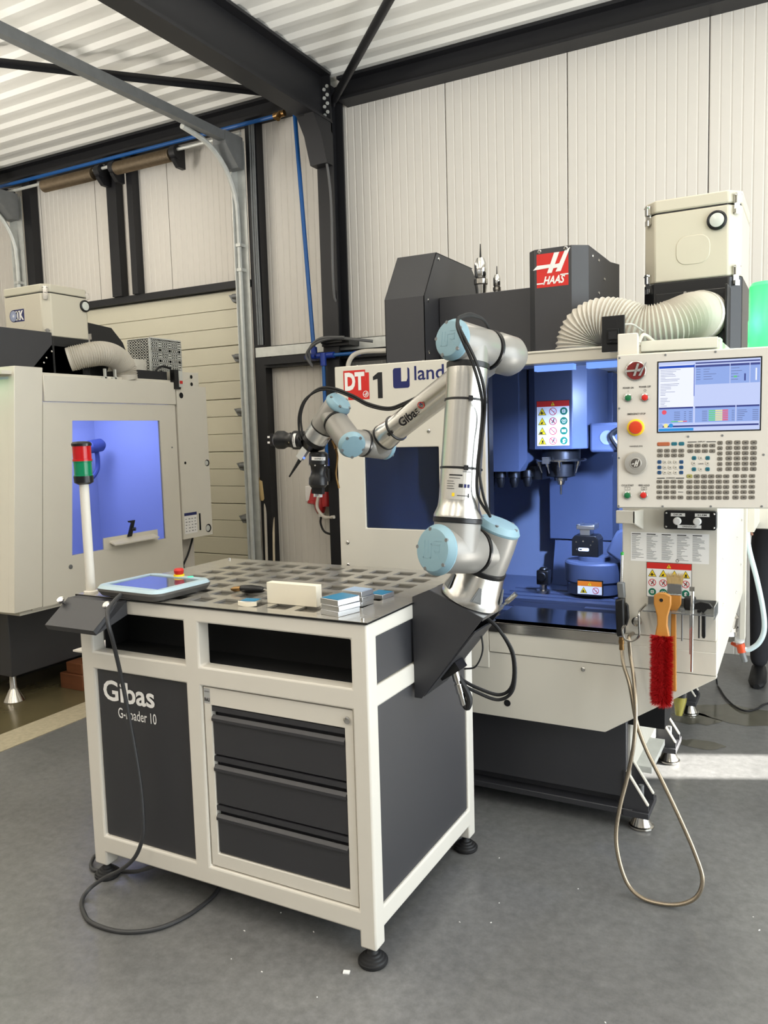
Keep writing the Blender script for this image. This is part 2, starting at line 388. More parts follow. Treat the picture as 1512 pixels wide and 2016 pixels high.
eb = thing('eaves_beam', 'black eaves beam along the top of the wall right of the column', 'beam', (1.1, 3.7, 4.05))
m = MB(); m.box(-2.2, 4.6, 3.64, 3.8, 4.06, 4.08); m.box(-2.2, 4.6, 3.64, 3.8, 4.215, 4.235); m.box(-2.2, 4.6, 3.71, 3.725, 4.08, 4.215); m.build('girder', STEELBLK, eb)
eb2 = thing('eaves_beam', 'black eaves beam above the roller door left of the column', 'beam', (-4.8, 3.7, 4.05))
m = MB(); m.box(-7.2, -2.36, 3.64, 3.8, 4.10, 4.12); m.box(-7.2, -2.36, 3.64, 3.8, 4.215, 4.235); m.box(-7.2, -2.36, 3.71, 3.725, 4.12, 4.215); m.build('girder', STEELBLK, eb2)
m = MB(); m.cyl((-2.24, 3.66, 4.08), (0.9, 0.55, 4.17), 0.03, n=14); m.cyl((-2.25, 3.67, 4.04), (-2.2, 3.62, 4.1), 0.012, n=8)
tag(m.build('roof_brace', STEELBLK), 'round black roof brace slanting up to the right of the column', 'brace')
m = MB(); a = Vector((-2.5, 3.5, 4.13)); b = Vector((-5.2, 0.6, 4.13)); d = (b-a).normalized(); q = Vector((d.y, -d.x, 0))
m.obox((a+b)/2, (b-a)/2, q*0.035, (0, 0, 0.004)); m.obox((a+b)/2+q*0.035, (b-a)/2, q*0.004, (0, 0, 0.03))
tag(m.build('roof_brace', STEELBLK), 'flat black angle-iron roof brace above the door track', 'brace')

# roller door with its slats
door = MB(); door.box(-5.75, -3.25, WY+0.06, WY+0.1, 0, 2.85); door = tag(door.build('door_1', DOORM), kind='structure')
z = 0.01; i = 0
while z < 2.78:
    h = 0.1545; m = MB(); m.box(-5.74, -3.27, WY-0.005, WY+0.06, z, min(2.8, z+h-(0.006 if i % 3 == 2 else 0.003))); m.build('slat', DOORM, door, bev=0.004); z += h; i += 1
m = MB(); m.box(-5.76, -3.2, WY-0.06, WY+0.02, 2.80, 2.86); m.build('lintel', STEELBLK, door)
for zz in (0.35, 0.81, 1.27, 1.74, 2.2, 2.7):
    m = MB(); m.prism([(-3.36, WY-0.006, zz+0.04), (-3.36, WY-0.12, zz+0.03), (-3.32, WY-0.12, zz-0.03), (-3.32, WY-0.006, zz-0.05)], (0.08, 0, 0)); m.cyl((-3.30, WY-0.14, zz+0.01), (-3.22, WY-0.14, zz+0.01), 0.022, n=12); m.cyl((-3.285, WY-0.06, zz-0.46), (-3.285, WY-0.06, zz+0.03), 0.018, n=10); m.build('roller_bracket', GALVD, door)
for x in (-4.69, -4.46):
    m = MB(); m.box(x-(0.06 if x < -4.6 else 0.035), x+(0.06 if x < -4.6 else 0.035), WY-0.09, WY-0.006, 2.86, 4.1)
    tag(m.build('door_post', STEELBLK), 'short black post above the roller door, ' + ('wider left one under the spring joint' if x < -4.6 else 'slimmer right one'), 'post')
for x0, lb, gx in ((-3.075, 'right', 1), (-5.83, 'left', 1)):
    j = thing('door_jamb', f'black and galvanised upright on the {lb} edge of the roller door', 'jamb', (x0, 3.72, 0))
    m = MB(); m.box(x0-0.055, x0+0.055, 3.70, 3.79, 0, 4.1); m.build('post', STEELBLK, j)
    m = MB(); a, b = (x0-0.142*gx, x0-0.058*gx); m.box(min(a, b), max(a, b), 3.68, 3.688, 0, 3.95); m.box(min(a, a+0.006*gx), max(a, a+0.006*gx), 3.60, 3.68, 0, 3.95); m.build('guide_angle', GALV, j)
    tx = x0-0.12*gx
    pts = [(tx, 3.64, 0.02), (tx, 3.64, 3.3)]+[(tx, 3.64-0.5*(1-math.cos(t)), 3.36+0.5*math.sin(t)) for t in [0.15*k for k in range(1, 11)]]+[(tx+0.01, 3.0, 3.87)]
    m = MB(); m.tube(pts, 0.021, 8); m.build('track', GALV, j)
    m = MB(); m.box(tx+0.03, tx+0.09, -2.0, 3.62, 3.875, 3.945); m.build('overhead_track', GALVD, j)
    m = MB(); m.prism([(tx-0.03, 3.62, 3.95), (tx-0.03, 3.40, 3.95), (tx-0.03, 3.40, 3.85), (tx-0.03, 3.55, 3.70), (tx-0.03, 3.62, 3.70)], (0.13, 0, 0)); m.build('corner_plate', GALVD, j)
    for y in (1.25,):
        m = MB(); m.box(tx+0.045, tx+0.075, y, y+0.03, 3.94, 4.24); m.box(tx+0.03, tx+0.15, y-0.05, y+0.1, 3.94, 3.955); m.obox((tx-0.08, y, 4.09), (0.16, 0, 0.15), (0, 0.012, 0), (-0.004, 0, 0.004)); m.build('hanger', GALV, j)
    for zz in (2.9, 3.1):
        m = MB(); m.box(tx-0.035, tx+0.035, 3.61, 3.69, zz, zz+0.025); m.build('clip', GALV, j)
# torsion springs and shaft
sp = thing('door_spring_shaft', 'galvanised shaft with two brownish torsion springs above the roller door', 'spring shaft', (-4.6, 3.6, 3.98))
m = MB(); m.cyl((-6.1, 3.6, 3.98), (-3.1, 3.6, 3.98), 0.014, n=10); m.build('shaft', GALV, sp)
for x0, x1 in ((-5.45, -4.78), (-4.5, -3.85)):
    m = MB(); N_ = 46; prof = []
    for k in range(N_*2+1): prof.append((k/(N_*2)*(x1-x0), 0.05+(0.007 if k % 2 else 0)))
    m.lathe((x0, 3.6, 3.95), (1, 0, 0), prof, 16); m.build('spring', SOCK, sp)
for x in (-6.0, -4.7, -4.52, -3.8):
    m = MB(); m.cyl((x-0.03, 3.6, 3.96), (x+0.03, 3.6, 3.96), 0.055, n=14); m.prism([(x-0.02, 3.64, 4.02), (x-0.02, 3.56, 3.9), (x-0.02, 3.62, 3.84), (x-0.02, 3.7, 3.84), (x-0.02, 3.7, 4.02)], (0.04, 0, 0)); m.build('bearing_bracket', STEELBLK, sp)
# blue air line along the eaves, then down beside the column
pipe = thing('air_pipe', 'blue compressed-air pipe along the eaves and down beside the column', 'pipe', (-2.5, 3.6, 2.1))
m = MB(); m.tube([(-7.1, 3.6, 4.05), (-2.75, 3.6, 4.045)], 0.016, 10); m.tube([(-2.566, 3.6, 4.05), (-2.466, 3.6, 2.19)], 0.017, 10); m.tube([(-2.45, 3.52, 2.14), (-0.4, 3.52, 2.135)], 0.014, 10); m.tube([(-2.318, 3.5, 2.09), (-2.318, 3.5, 1.3)], 0.014, 10); m.build('line', BLUEP, pipe)
for pts_ in ([((-2.466, 3.6, 2.22), (-2.462, 3.6, 2.14), 0.026), ((-2.466, 3.62, 2.14), (-2.466, 3.50, 2.14), 0.026), ((-2.47, 3.52, 2.14), (-2.38, 3.52, 2.14), 0.024), ((-2.40, 3.52, 2.14), (-2.23, 3.52, 2.14), 0.024)],
             [((-2.318, 3.5, 2.16), (-2.318, 3.5, 2.06), 0.024)], [((-2.318, 3.5, 1.34), (-2.318, 3.5, 1.28), 0.022)], [((-2.05, 3.52, 2.137), (-2.0, 3.52, 2.137), 0.02)]):
    m = MB()
    for p_, q_, r_ in pts_: m.cyl(p_, q_, r_)
    m.build('fitting', BLUEF, pipe)
m = MB(); m.cyl((-2.76, 3.6, 4.045), (-2.66, 3.6, 4.05), 0.024); m.cyl((-2.70, 3.6, 4.06), (-2.70, 3.56, 4.0), 0.02); m.build('ball_valve', BRASS, pipe)
m = MB(); m.tube(cr([(-2.318, 3.5, 1.30), (-2.33, 3.47, 1.25), (-2.40, 3.45, 1.24), (-2.36, 3.45, 1.20)]), 0.016, 8); m.cyl((-2.318, 3.5, 1.26), (-2.318, 3.5, 1.16), 0.03); m.build('regulator', BLACK, pipe)
pipe2 = MB(); pipe2.tube([(-6.34, 3.6, 3.0), (-6.30, 3.6, 0.05)], 0.016, 10)
tag(pipe2.build('air_pipe', BLUEP), 'blue pipe dropping down the wall beyond the left mist collector', 'pipe')
# girt between jamb and column and behind the mill
girt = thing('wall_girt', 'galvanised wall rail with black underside between door jamb and column', 'rail', (-2.7, 3.75, 2.2))
m = MB(); m.box(-3.11, 0.6, 3.69, 3.698, 2.19, 2.275); m.box(-3.11, 0.6, 3.69, 3.795, 2.27, 2.275); m.build('channel', GALV, girt)
m = MB(); m.box(-3.02, 0.6, 3.70, 3.795, 2.10, 2.187); m.box(-3.02, 0.6, 3.67, 3.70, 2.12, 2.135); m.build('rail_lip', STEELBLK, girt)
# conduit strips beside the jamb and loose wall cables
cb = MB()
for k, x in enumerate((-3.07, -3.048, -3.03)): cb.tube(cr([(x, 3.685, 4.08), (x-0.006, 3.685, 3.2), (x, 3.685, 2.29)]), 0.008, 6)
tag(cb.build('wall_cables', GALVD), 'bundle of grey conduits running down beside the right door jamb', 'cable')
cb = MB(); cb.tube(cr([(-2.30, 3.53, 3.72), (-2.235, 3.5, 3.62), (-2.20, 3.5, 3.3), (-2.205, 3.5, 2.8), (-2.225, 3.54, 2.6), (-2.225, 3.565, 2.55)]), 0.010, 8)
tag(cb.build('column_cable', mat('grey_cable', (92, 92, 92), 0.5)), 'grey cable hanging along the front of the steel column', 'cable')
cb = MB(); cb.tube(cr([(-2.42, 3.5, 2.06), (-2.46, 3.48, 2.15), (-2.36, 3.46, 2.23), (-2.2, 3.46, 2.26), (-2.0, 3.5, 2.235), (-1.9, 3.55, 2.22)]), 0.012, 8); cb.tube(cr([(-2.44, 3.5, 2.1), (-2.42, 3.47, 2.2), (-2.3, 3.45, 2.265), (-2.1, 3.46, 2.26)]), 0.01, 8)
tag(cb.build('looped_cable', MATS['grey_cable']), 'loop of grey cable tied round the column above the blue fittings', 'cable')
cb = MB(); cb.tube(cr([(-2.03, 3.4, 1.95), (-2.03, 3.4, 2.06), (-1.95, 3.42, 2.13), (-1.7, 3.45, 2.13), (-1.2, 3.5, 2.12)]), 0.018, 10)
tag(cb.build('grey_conduit', LGREY), 'pale grey flexible conduit bending over behind the mill', 'conduit')
# three-phase wall socket and plugs
ws = thing('wall_socket', 'white and red industrial socket on the wall below the blue drop pipe', 'socket', (-2.6, 3.74, 1.0))
m = MB(); m.box(-2.69, -2.58, 3.73, 3.796, 0.97, 1.10); m.build('body', PAPER, ws, bev=0.006)
m = MB(); m.lathe((-2.575, 3.72, 1.07), (-0.1, -0.25, -1), [(0, 0.04), (0.09, 0.042), (0.10, 0.05), (0.12, 0.05)], 18); m.build('hinged_socket', REDP, ws)
m = MB(); m.box(-2.55, -2.49, 3.70, 3.796, 0.98, 1.11); m.build('gland_box', BLACK, ws)
pl = thing('power_plug', 'red industrial plug hanging on a black lead beside the wall socket', 'plug', (-2.5, 3.7, 0.95))
m = MB(); m.lathe((-2.515, 3.68, 1.01), (0.12, -0.1, -1), [(0, 0.042), (0.03, 0.05), (0.09, 0.045), (0.13, 0.028)], 16); m.build('plug_body', REDP, pl)
m = MB(); m.lathe((-2.497, 3.667, 0.885), (0.1, -0.1, -1), [(0, 0.026), (0.03, 0.022)], 12); m.build('gland', PAPER, pl)
m = MB(); m.tube(cr([(-2.495, 3.664, 0.86), (-2.5, 3.66, 0.80), (-2.46, 3.65, 0.735), (-2.36, 3.62, 0.715)]), 0.009, 8); m.build('lead', RUBBER, pl)
pl = thing('power_plug', 'red industrial plug on a grey lead, against the column', 'plug', (-2.42, 3.7, 0.95))
m = MB(); m.lathe((-2.44, 3.66, 1.06), (0.05, -0.1, -1), [(0, 0.03), (0.05, 0.038), (0.12, 0.03)], 14); m.build('plug_body', REDP, pl)
m = MB(); m.tube(cr([(-2.50, 3.64, 1.03), (-2.50, 3.62, 0.93), (-2.42, 3.6, 0.86), (-2.30, 3.55, 0.87)]), 0.014, 8); m.build('lead', LGREY, pl)
# broom and pole in the corner
br = thing('broom', 'old broom with pale bristles leaning head-up beside the door jamb', 'broom', (-3.05, 3.6, 0))
m = MB(); m.cyl((-2.99, 3.55, 0.0), (-3.10, 3.72, 1.0), 0.012, n=10); m.build('handle', mat('worn_pole', (180, 172, 158), 0.6), br)
m = MB(); m.lathe((-3.11, 3.735, 0.94), (-0.12, 0.02, 1), [(0, 0.02), (0.05, 0.045), (0.2, 0.05), (0.24, 0.02)], 12); m.build('bristles', BRISTLEW, br)
m = MB(); m.cyl((-2.93, 3.56, 0.0), (-3.05, 3.77, 1.0), 0.010, n=10)
tag(m.build('pole', mat('beige_pole', (200, 186, 160), 0.6)), 'thin beige pole leaning on the wall next to the broom', 'pole')

# ------------------------------------------------------------------ loading cart with the robot
CL, CB = -1.127, 0.758
cart = thing('loading_cart', 'cream steel loading cart with anthracite panels and a drawer unit, robot bolted to its side', 'cart', (-0.55, 0.38, 0))
# welded frame, front plane y=0: openings measured on the front face
m = MB(); T = 0.054; ZB, ZL, ZT = 0.105, 0.055, 1.008
bx_ = []
for x0, x1 in ((CL, -1.069), (-T, 0)):
    for y0, y1 in ((0, T), (CB-T, CB)): bx_.append((x0, x1, y0, y1, ZL, ZT))
    for z0, z1 in ((ZB, 0.167), (0.76, 0.821), (0.961, ZT)): bx_.append((x0, x1, 0, CB, z0, z1))
bx_.append((-0.662, -0.603, 0, T, ZB, ZT)); bx_.append((-0.662, -0.603, 0, CB, 0.961, ZT))
for y0, y1 in ((0, T), (CB-T, CB)):
    for z0, z1 in ((ZB, 0.167), (0.76, 0.821), (0.961, ZT)): bx_.append((CL, 0, y0, y1, z0, z1))
m.cells(bx_)
m.build('frame', WHITE, cart, bev=0.006)
m = MB(); m.box(-1.067, -0.664, 0.012, 0.03, 0.169, 0.758); m.build('front_panel', ANTH, cart, bev=0.003)
m = MB(); m.box(-0.024, -0.008, T+0.001, CB-T-0.001, 0.169, 0.758); m.build('side_panel', ANTH, cart, bev=0.003)
m = MB(); m.box(-0.024, -0.008, T+0.001, CB-T-0.001, 0.823, 0.959); m.build('side_panel', ANTH, cart, bev=0.003)
m = MB(); m.box(CL+0.008, CL+0.024, T+0.001, CB-T-0.001, 0.169, 0.758); m.build('side_panel', ANTH, cart, bev=0.003)
m = MB(); m.box(-1.069, -T, CB-0.03, CB-0.012, 0.169, 0.959); m.build('back_panel', ANTH, cart)
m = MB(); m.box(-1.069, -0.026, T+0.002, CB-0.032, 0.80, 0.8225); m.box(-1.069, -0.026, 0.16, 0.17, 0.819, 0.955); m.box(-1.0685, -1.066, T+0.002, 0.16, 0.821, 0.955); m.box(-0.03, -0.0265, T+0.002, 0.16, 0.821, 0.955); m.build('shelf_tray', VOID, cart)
m = MB(); m.box(-1.069, -0.026, T+0.002, CB-0.032, 0.11, 0.13); m.build('floor_pan', ANTH, cart)
f = Flat((-1.067, 0.0115, 0.169), (1, 0, 0), (0, 0, 1))
f.text('Gibas', 0.024, 0.484, 0.232, 0.072, 0, 0.0012, bold=0.022); f.text('G-Loader 10', 0.088, 0.430, 0.172, 0.036, 0, 0.0012, bold=0.006)
f.build('lettering', [PAPER], cart)
def feet(x, y): 
    m = MB(); prof = [(0, 0.040), (0.006, 0.044), (0.012, 0.044)]
    for k in range(4): prof += [(0.013+k*0.007, 0.041-k*0.008), (0.018+k*0.007, 0.039-k*0.008)]
    prof += [(0.045, 0.008), (0.06, 0.008)]; m.lathe((x, y, 0), (0, 0, 1), prof, 24); return m.build('levelling_foot', RUBBER, cart)
for x in (CL+0.028, -0.028):
    for y in (0.027, CB-0.027): feet(x, y)
# drawer unit
ucx0, ucx1, uz0, uz1 = -0.601, -0.056, 0.169, 0.758
m = MB(); m.holed(ucx0+0.002, ucx1-0.002, uz0+0.002, uz1-0.002, ucx0+0.030, ucx1-0.030, uz0+0.045, uz1-0.058, 0.008, 0.030)
m.box(ucx0+0.002, ucx0+0.02, 0.03, 0.6, uz0, uz1); m.box(ucx1-0.02, ucx1-0.002, 0.03, 0.6, uz0, uz1); m.box(ucx0, ucx1, 0.03, 0.6, uz0, uz0+0.02)
m.build('drawer_unit_frame', WHITE, cart, bev=0.002)
dz0, dz1 = uz0+0.046, uz1-0.059; dh = (dz1-dz0)/3
for k in range(3):
    z0 = dz0+k*dh; m = MB(); xa, xb = ucx0+0.032, ucx1-0.032
    m.box(xa, xb, 0.012, 0.03, z0+0.003, z0+dh-0.042)
    m.box(xa, xb, 0.03, 0.5, z0+0.003, z0+dh-0.01)
    d = m.build('drawer', ANTH, cart, bev=0.002)
    m = MB(); yy, zz = 0.030, z0+dh-0.042
    m.prism([(xa, 0.004, zz-0.006), (xa, 0.004, zz+0.003), (xa, 0.014, zz+0.012), (xa, 0.028, zz+0.004), (xa, 0.028, zz-0.003), (xa, 0.012, zz-0.006)], (xb-xa, 0, 0))
    m.box(xa, xb, 0.010, 0.03, z0+dh-0.018, z0+dh-0.002); m.build('grip_rail', ANTH, d)
m = MB(); m.lathe((ucx1-0.020, 0.008, uz1-0.032), (0, -1, 0), [(0, 0.010), (0.005, 0.010), (0.006, 0.008)], 20); m.build('lock', CHROME, cart)
f = Flat((ucx0+0.004, 0.008, uz1-0.054), (1, 0, 0), (0, 0, 1)); f.rect(0, 0, 0.024, 0.048, 0, 0.0004); f.text('RAU', 0.002, 0.006, 0.020, 0.012, 1, 0.0008, bold=0.05); f.rect(0.002, 0.036, 0.022, 0.040, 2, 0.0008)
f.build('maker_label', [mat('label_grey', (170, 170, 168), 0.5), INK, PGREY], cart)
# perforated top plate with square pockets, dark sheet beneath
m = MB(); PX = [(-0.99+0.1025*i, -0.99+0.1025*i+0.0715) for i in range(9)]; PY = [(0.048+0.1045*j, 0.048+0.1045*j+0.066) for j in range(7)]
zt, zb = 1.015, 1.009; X0, X1, Y0, Y1 = CL-0.004, 0.004, -0.004, 0.80
yc = Y0
for (ya, yb_) in PY:
    m.box(X0, X1, yc, ya, zb, zt); xc = X0
    for (xa, xb) in PX: m.box(xc, xa, ya, yb_, zb, zt); xc = xb
    m.box(xc, X1, ya, yb_, zb, zt); yc = yb_
m.box(X0, X1, yc, Y1, zb, zt)
m.build('template_plate', mat('plate_steel', (180, 176, 166), 0.22, 0.55, noise=((3, 60, 60), 0.06, 3)), cart, smooth=False)
m = MB(); m.box(X0+0.01, X1-0.01, Y0+0.01, Y1-0.01, 1.006, 1.0085); m.build('pocket_floor', mat('pocket_grey', (80, 77, 70), 0.25, 0.3), cart)
m = MB(); m.box(X0, X1, Y0-0.001, Y0+0.009, 1.0085, 1.0135); m.box(X1-0.009, X1+0.001, Y0, Y1, 1.0085, 1.0135); m.build('plate_edge', BLACK, cart)
for x, y in ((-0.022, 0.018), (-1.10, 0.018), (-1.10, 0.775), (-0.02, 0.775)):
    m = MB(); m.lathe((x, y, 1.015), (0, 0, 1), [(0, 0.006), (0.006, 0.006), (0.007, 0.004)], 12); m.build('thumb_nut', CHROME, cart)
# folded console bracket carrying the robot
YA, YBk = 0.285, 0.475
pro = [(0.0, 1.030), (0.057, 1.055), (0.228, 0.983), (0.024, 0.715), (0.0, 0.715)]
for yy in (YA, YBk-0.006): m = MB(); m.prism([(x, yy, z) for x, z in pro], (0, 0.006, 0)); m.build('console_cheek', ANTH, cart)
m = MB(); nx, nz = 0.3877, 0.9218
m.prism([(0.057, YA+0.006, 1.055), (0.228, YA+0.006, 0.983), (0.228-nx*0.012, YA+0.006, 0.983-nz*0.012), (0.057-nx*0.012, YA+0.006, 1.055-nz*0.012)], (0, YBk-YA-0.012, 0))
m.prism([(0.0, YA+0.006, 1.025), (0.057, YA+0.006, 1.050), (0.057, YA+0.006, 1.04), (0.0, YA+0.006, 1.01)], (0, YBk-YA-0.012, 0))
m.build('console_top', mat('console_grey', (92, 92, 94), 0.3, 0.4), cart)
m = MB(); m.prism([(0.20, YA+0.007, 0.935), (0.03, YA+0.007, 0.72), (0.026, YA+0.007, 0.724), (0.196, YA+0.007, 0.938)], (0, YBk-YA-0.014, 0)); m.build('console_underside', ANTH, cart)
m = MB(); m.prism([(0.228, YBk, 0.983), (0.255, YBk, 1.012), (0.252, YBk, 1.016), (0.222, YBk, 0.986)], (0, 0.02, 0)); m.cyl((0.23, YBk+0.01, 0.99), (0.262, YBk+0.01, 1.02), 0.008, n=10); m.build('clamp_tab', STEEL, cart)
# pendant holder on the left front corner
m = MB(); HX0, HX1 = -1.118, -0.895
m.prism([(HX0, -0.045, 1.012), (HX1, -0.045, 1.012), (HX1-0.02, -0.128, 0.935), (HX0-0.02, -0.128, 0.935)], (0, 0.003, -0.006))
m.prism([(HX0-0.02, -0.128, 0.935), (HX1-0.02, -0.128, 0.935), (HX1-0.02, -0.118, 0.918), (HX0-0.02, -0.118, 0.918)], (0, 0.004, 0.002))
m.box(HX0, HX1, -0.045, -0.002, 1.006, 1.011)
m.prism([(HX1, -0.045, 1.006), (HX1, -0.003, 1.006), (HX1, -0.003, 0.962), (HX1-0.018, -0.118, 0.92), (HX1-0.02, -0.127, 0.933)], (-0.004, 0, 0))
m.build('pendant_holder', ANTH, cart, smooth=False)
for x in (HX0-0.003, HX1-0.015):
    m = MB(); n_ = Vector((0, -0.68, 0.73)); p = Vector((x, -0.062, 0.995)); m.lathe(p, n_, [(0, 0.005), (0.014, 0.005)], 10); m.lathe(p+n_*0.014, n_, [(0, 0.013), (0.007, 0.013), (0.009, 0.010)], 18); m.build('thumb_screw', CHROME, cart)
m = MB(); m.box(CL-0.10, CL, 0.05, 0.6, 0.79, 0.796); m.build('side_flap', WHITE, cart)

# signal tower
st = thing('signal_tower', 'red over green signal tower on a white pole at the cart corner', 'signal light', (-1.09, 0.025, 1.015))
sx, sy = -1.094, 0.03
m = MB(); m.lathe((sx, sy, 1.015), (0, 0, 1), [(0, 0.024), (0.006, 0.024), (0.008, 0.0155), (0.375, 0.0155)], 24); m.build('pole', WHITE, st)
m = MB(); m.lathe((sx, sy, 1.385), (0, 0, 1), [(0, 0.020), (0.006, 0.031), (0.028, 0.032)], 24); m.build('socket_base', BLACK, st)
m = MB(); m.lathe((sx, sy, 1.413), (0, 0, 1), [(0, 0.031), (0.003, 0.031), (0.004, 0.029), (0.046, 0.029), (0.047, 0.031), (0.05, 0.031)], 28); m.build('green_lens', GRNLENS, st)
m = MB(); m.lathe((sx, sy, 1.463), (0, 0, 1), [(0, 0.032), (0.006, 0.032), (0.007, 0.03), (0.05, 0.03)], 28); m.build('red_lens', REDLENS, st)
m = MB(); m.lathe((sx, sy, 1.513), (0, 0, 1), [(0, 0.032), (0.008, 0.033), (0.014, 0.028), (0.016, 0.01)], 28); m.build('cap', BLACK, st)

# tablet style teach pendant
tp = thing('teach_pendant', 'light blue rimmed touch tablet with red stop button lying on the cart corner', 'tablet', (-0.87, 0.10, 1.015), math.radians(-3))
def L(u, v, z): return (u, v, z)
W2, D2 = 0.148, 0.130
m = MB(); a = rr_poly(W2*2-0.02, D2*2-0.02, 0.03); b = rr_poly(W2*2, D2*2, 0.035)
k = len(a); m.add([(x, y, 0.006) for x, y in a]+[(x, y, 0.022) for x, y in b]+[(x, y, 0.030) for x, y in b], [(i, (i+1) % k, k+(i+1) % k, k+i) for i in range(k)]+[(k+i, k+(i+1) % k, 2*k+(i+1) % k, 2*k+i) for i in range(k)]+[tuple(range(k-1, -1, -1)), tuple(range(2*k, 3*k))])
m.build('shell', mat('pendant_grey', (92, 90, 86), 0.5), tp, local=True)
for u in (-0.1, 0.1):
    for v in (-0.09, 0.09):
        m = MB(); m.cyl((u, v, 0.0), (u, v, 0.007), 0.008); m.build('pad', RUBBER, tp, local=True)
m = MB(); c = rr_poly(W2*2-0.016, D2*2-0.016, 0.03); h = [(max(-0.120, min(0.120, x*3)), max(-0.098, min(0.092, y*3))) for x, y in rr_poly(W2*2, D2*2, 0.035)]
m.add([(x, y, 0.030) for x, y in b]+[(x, y, 0.040) for x, y in c]+[(x, y, 0.040) for x, y in h]+[(x, y, 0.037) for x, y in h], [(j*k+i, j*k+(i+1) % k, (j+1)*k+(i+1) % k, (j+1)*k+i) for j in range(3) for i in range(k)])
m.build('bezel', mat('pendant_pale_blue', (172, 194, 202), 0.35), tp, local=True)
m = MB(); m.box(-0.122, 0.122, -0.1, 0.094, 0.034, 0.0372); m.build('screen', mat('pendant_glass', (60, 62, 70), 0.05, spec=0.9, coat=0.5, emit=(70, 80, 105), estr=0.25), tp, local=True)
m = MB(); m.lathe((0.0, 0.113, 0.04), (0, 0, 1), [(0, 0.019), (0.006, 0.018)], 22); m.build('stop_collar', YEL, tp, local=True)
m = MB(); m.lathe((0.0, 0.113, 0.046), (0, 0, 1), [(0, 0.013), (0.004, 0.016), (0.014, 0.0175), (0.02, 0.014)], 22); m.build('stop_button', RED, tp, local=True)
m = MB(); m.lathe((0.055, 0.112, 0.04), (0, 0, 1), [(0, 0.011), (0.002, 0.010)], 16); m.build('power_light', mat('teal_light', (60, 200, 160), 0.3, emit=(60, 220, 170), estr=0.6), tp, local=True)
m = MB(); m.tube(cr([(-0.889, -0.030, 1.034), (-0.869, -0.08, 1.023), (-0.846, -0.128, 1.003), (-0.826, -0.146, 0.965), (-0.83, -0.13, 0.912), (-0.862, -0.08, 0.801), (-0.866, -0.05, 0.64), (-0.845, -0.04, 0.423), (-0.836, -0.045, 0.287), (-0.842, -0.05, 0.225), (-0.875, -0.055, 0.16), (-0.945, -0.055, 0.10), (-1.02, -0.06, 0.055), (-1.06, -0.09, 0.022), (-1.045, -0.135, 0.008), (-0.99, -0.175, 0.008), (-0.92, -0.205, 0.008), (-0.81, -0.20, 0.008), (-0.73, -0.158, 0.008), (-0.685, -0.094, 0.008), (-0.665, 0.0, 0.008), (-0.68, 0.12, 0.008), (-0.78, 0.28, 0.008)]), 0.0068, 10)
m.tube(cr([(-0.86, 0.02, 0.1), (-0.95, 0.035, 0.05), (-1.04, 0.06, 0.012), (-1.10, 0.05, 0.008), (-1.16, 0.022, 0.008), (-1.205, 0.05, 0.012), (-1.20, 0.1, 0.03), (-1.12, 0.25, 0.008)]), 0.0068, 10)
o = m.build('cable', mat('pendant_cable', (52, 52, 53), 0.45), tp)

# parts lying on the plate
def block(name, label, mats, x, y, w, d, h, z=1.0151, rz=0.0, film=None, seams=(), cat='block', group=None, rim=None):
    t = thing(name, label, cat, (x, y, z), rz, group)
    zz = 0.0
    for k, h1 in enumerate(list(seams)+[h]):
        off = 0.0015*((k % 2)*2-1)
        m = MB(); m.box(-w/2+off, w/2+off, -d/2, d/2, zz, h1-0.0006); m.build('slab', mats, t, bev=0.0012, local=True); zz = h1
    if film:
        m = MB(); m.box(-w/2+0.002, w/2-0.004, -d/2+0.003, d/2-0.003, h-0.0004, h+0.0004); m.build('film', film, t, local=True)
    return t
block('nylon_block', 'upright cream white plastic slab standing on the plate', NYLON, -0.320, 0.123, 0.182, 0.030, 0.066)
block('aluminium_block', 'stack of aluminium blanks with blue film nearest the cart corner', ALUB, -0.125, 0.072, 0.072, 0.088, 0.049, rz=math.radians(-14), film=FILM, seams=(0.016, 0.032), group='aluminium blanks on the cart')
block('aluminium_block', 'aluminium blank stack with greyish film, middle of the three metal pieces', ALUB, -0.137, 0.195, 0.074, 0.06, 0.046, rz=math.radians(-8), film=mat('pale_film', (150, 175, 205), 0.3), seams=(0.015, 0.03), group='aluminium blanks on the cart')
block('aluminium_block', 'low aluminium blank with bright blue film, behind the two stacks', ALUB, -0.122, 0.312, 0.058, 0.066, 0.015, rz=math.radians(-6), film=FILM, group='aluminium blanks on the cart')
fb = block('aluminium_block', 'flat blank under blue film beside the white slab', ALUB, -0.447, 0.072, 0.055, 0.045, 0.015, rz=math.radians(10), film=FILM, group='aluminium blanks on the cart')
m = MB(); pts = [(-0.03+0.062*t, -0.024-0.004*math.sin(t*PI), 0.0+0.003*(2*t-1)**2) for t in [i/10 for i in range(11)]]
m.add([(x, y, z) for x, y, z in pts]+[(x, y, z+0.013) for x, y, z in pts]+[(x, y-0.004, z) for x, y, z in pts]+[(x, y-0.004, z+0.013) for x, y, z in pts], [(i, i+1, 12+i, 11+i) for i in range(10)]+[(22+i, 33+i, 34+i, 23+i) for i in range(10)]+[(11+i, 12+i, 34+i, 33+i) for i in range(10)]+[(i, 22+i, 23+i, 1+i) for i in range(10)])
m.build('paper_strip', NYLON, fb, local=True)
dt = thing('hand_tool', 'small black-handled deburring tool lying behind the white slab', 'tool', (-0.56, 0.215, 1.015), math.radians(8))
m = MB(); m.lathe((-0.035, 0, 0.014), (1, 0, 0), [(0, 0.008), (0.01, 0.013), (0.04, 0.014), (0.075, 0.011), (0.085, 0.008)], 14); m.build('grip', BLACK, dt, local=True)
m = MB(); m.cyl((0.05, 0, 0.014), (0.12, 0.004, 0.006), 0.004, n=8); m.build('blade', STEEL, dt, local=True)
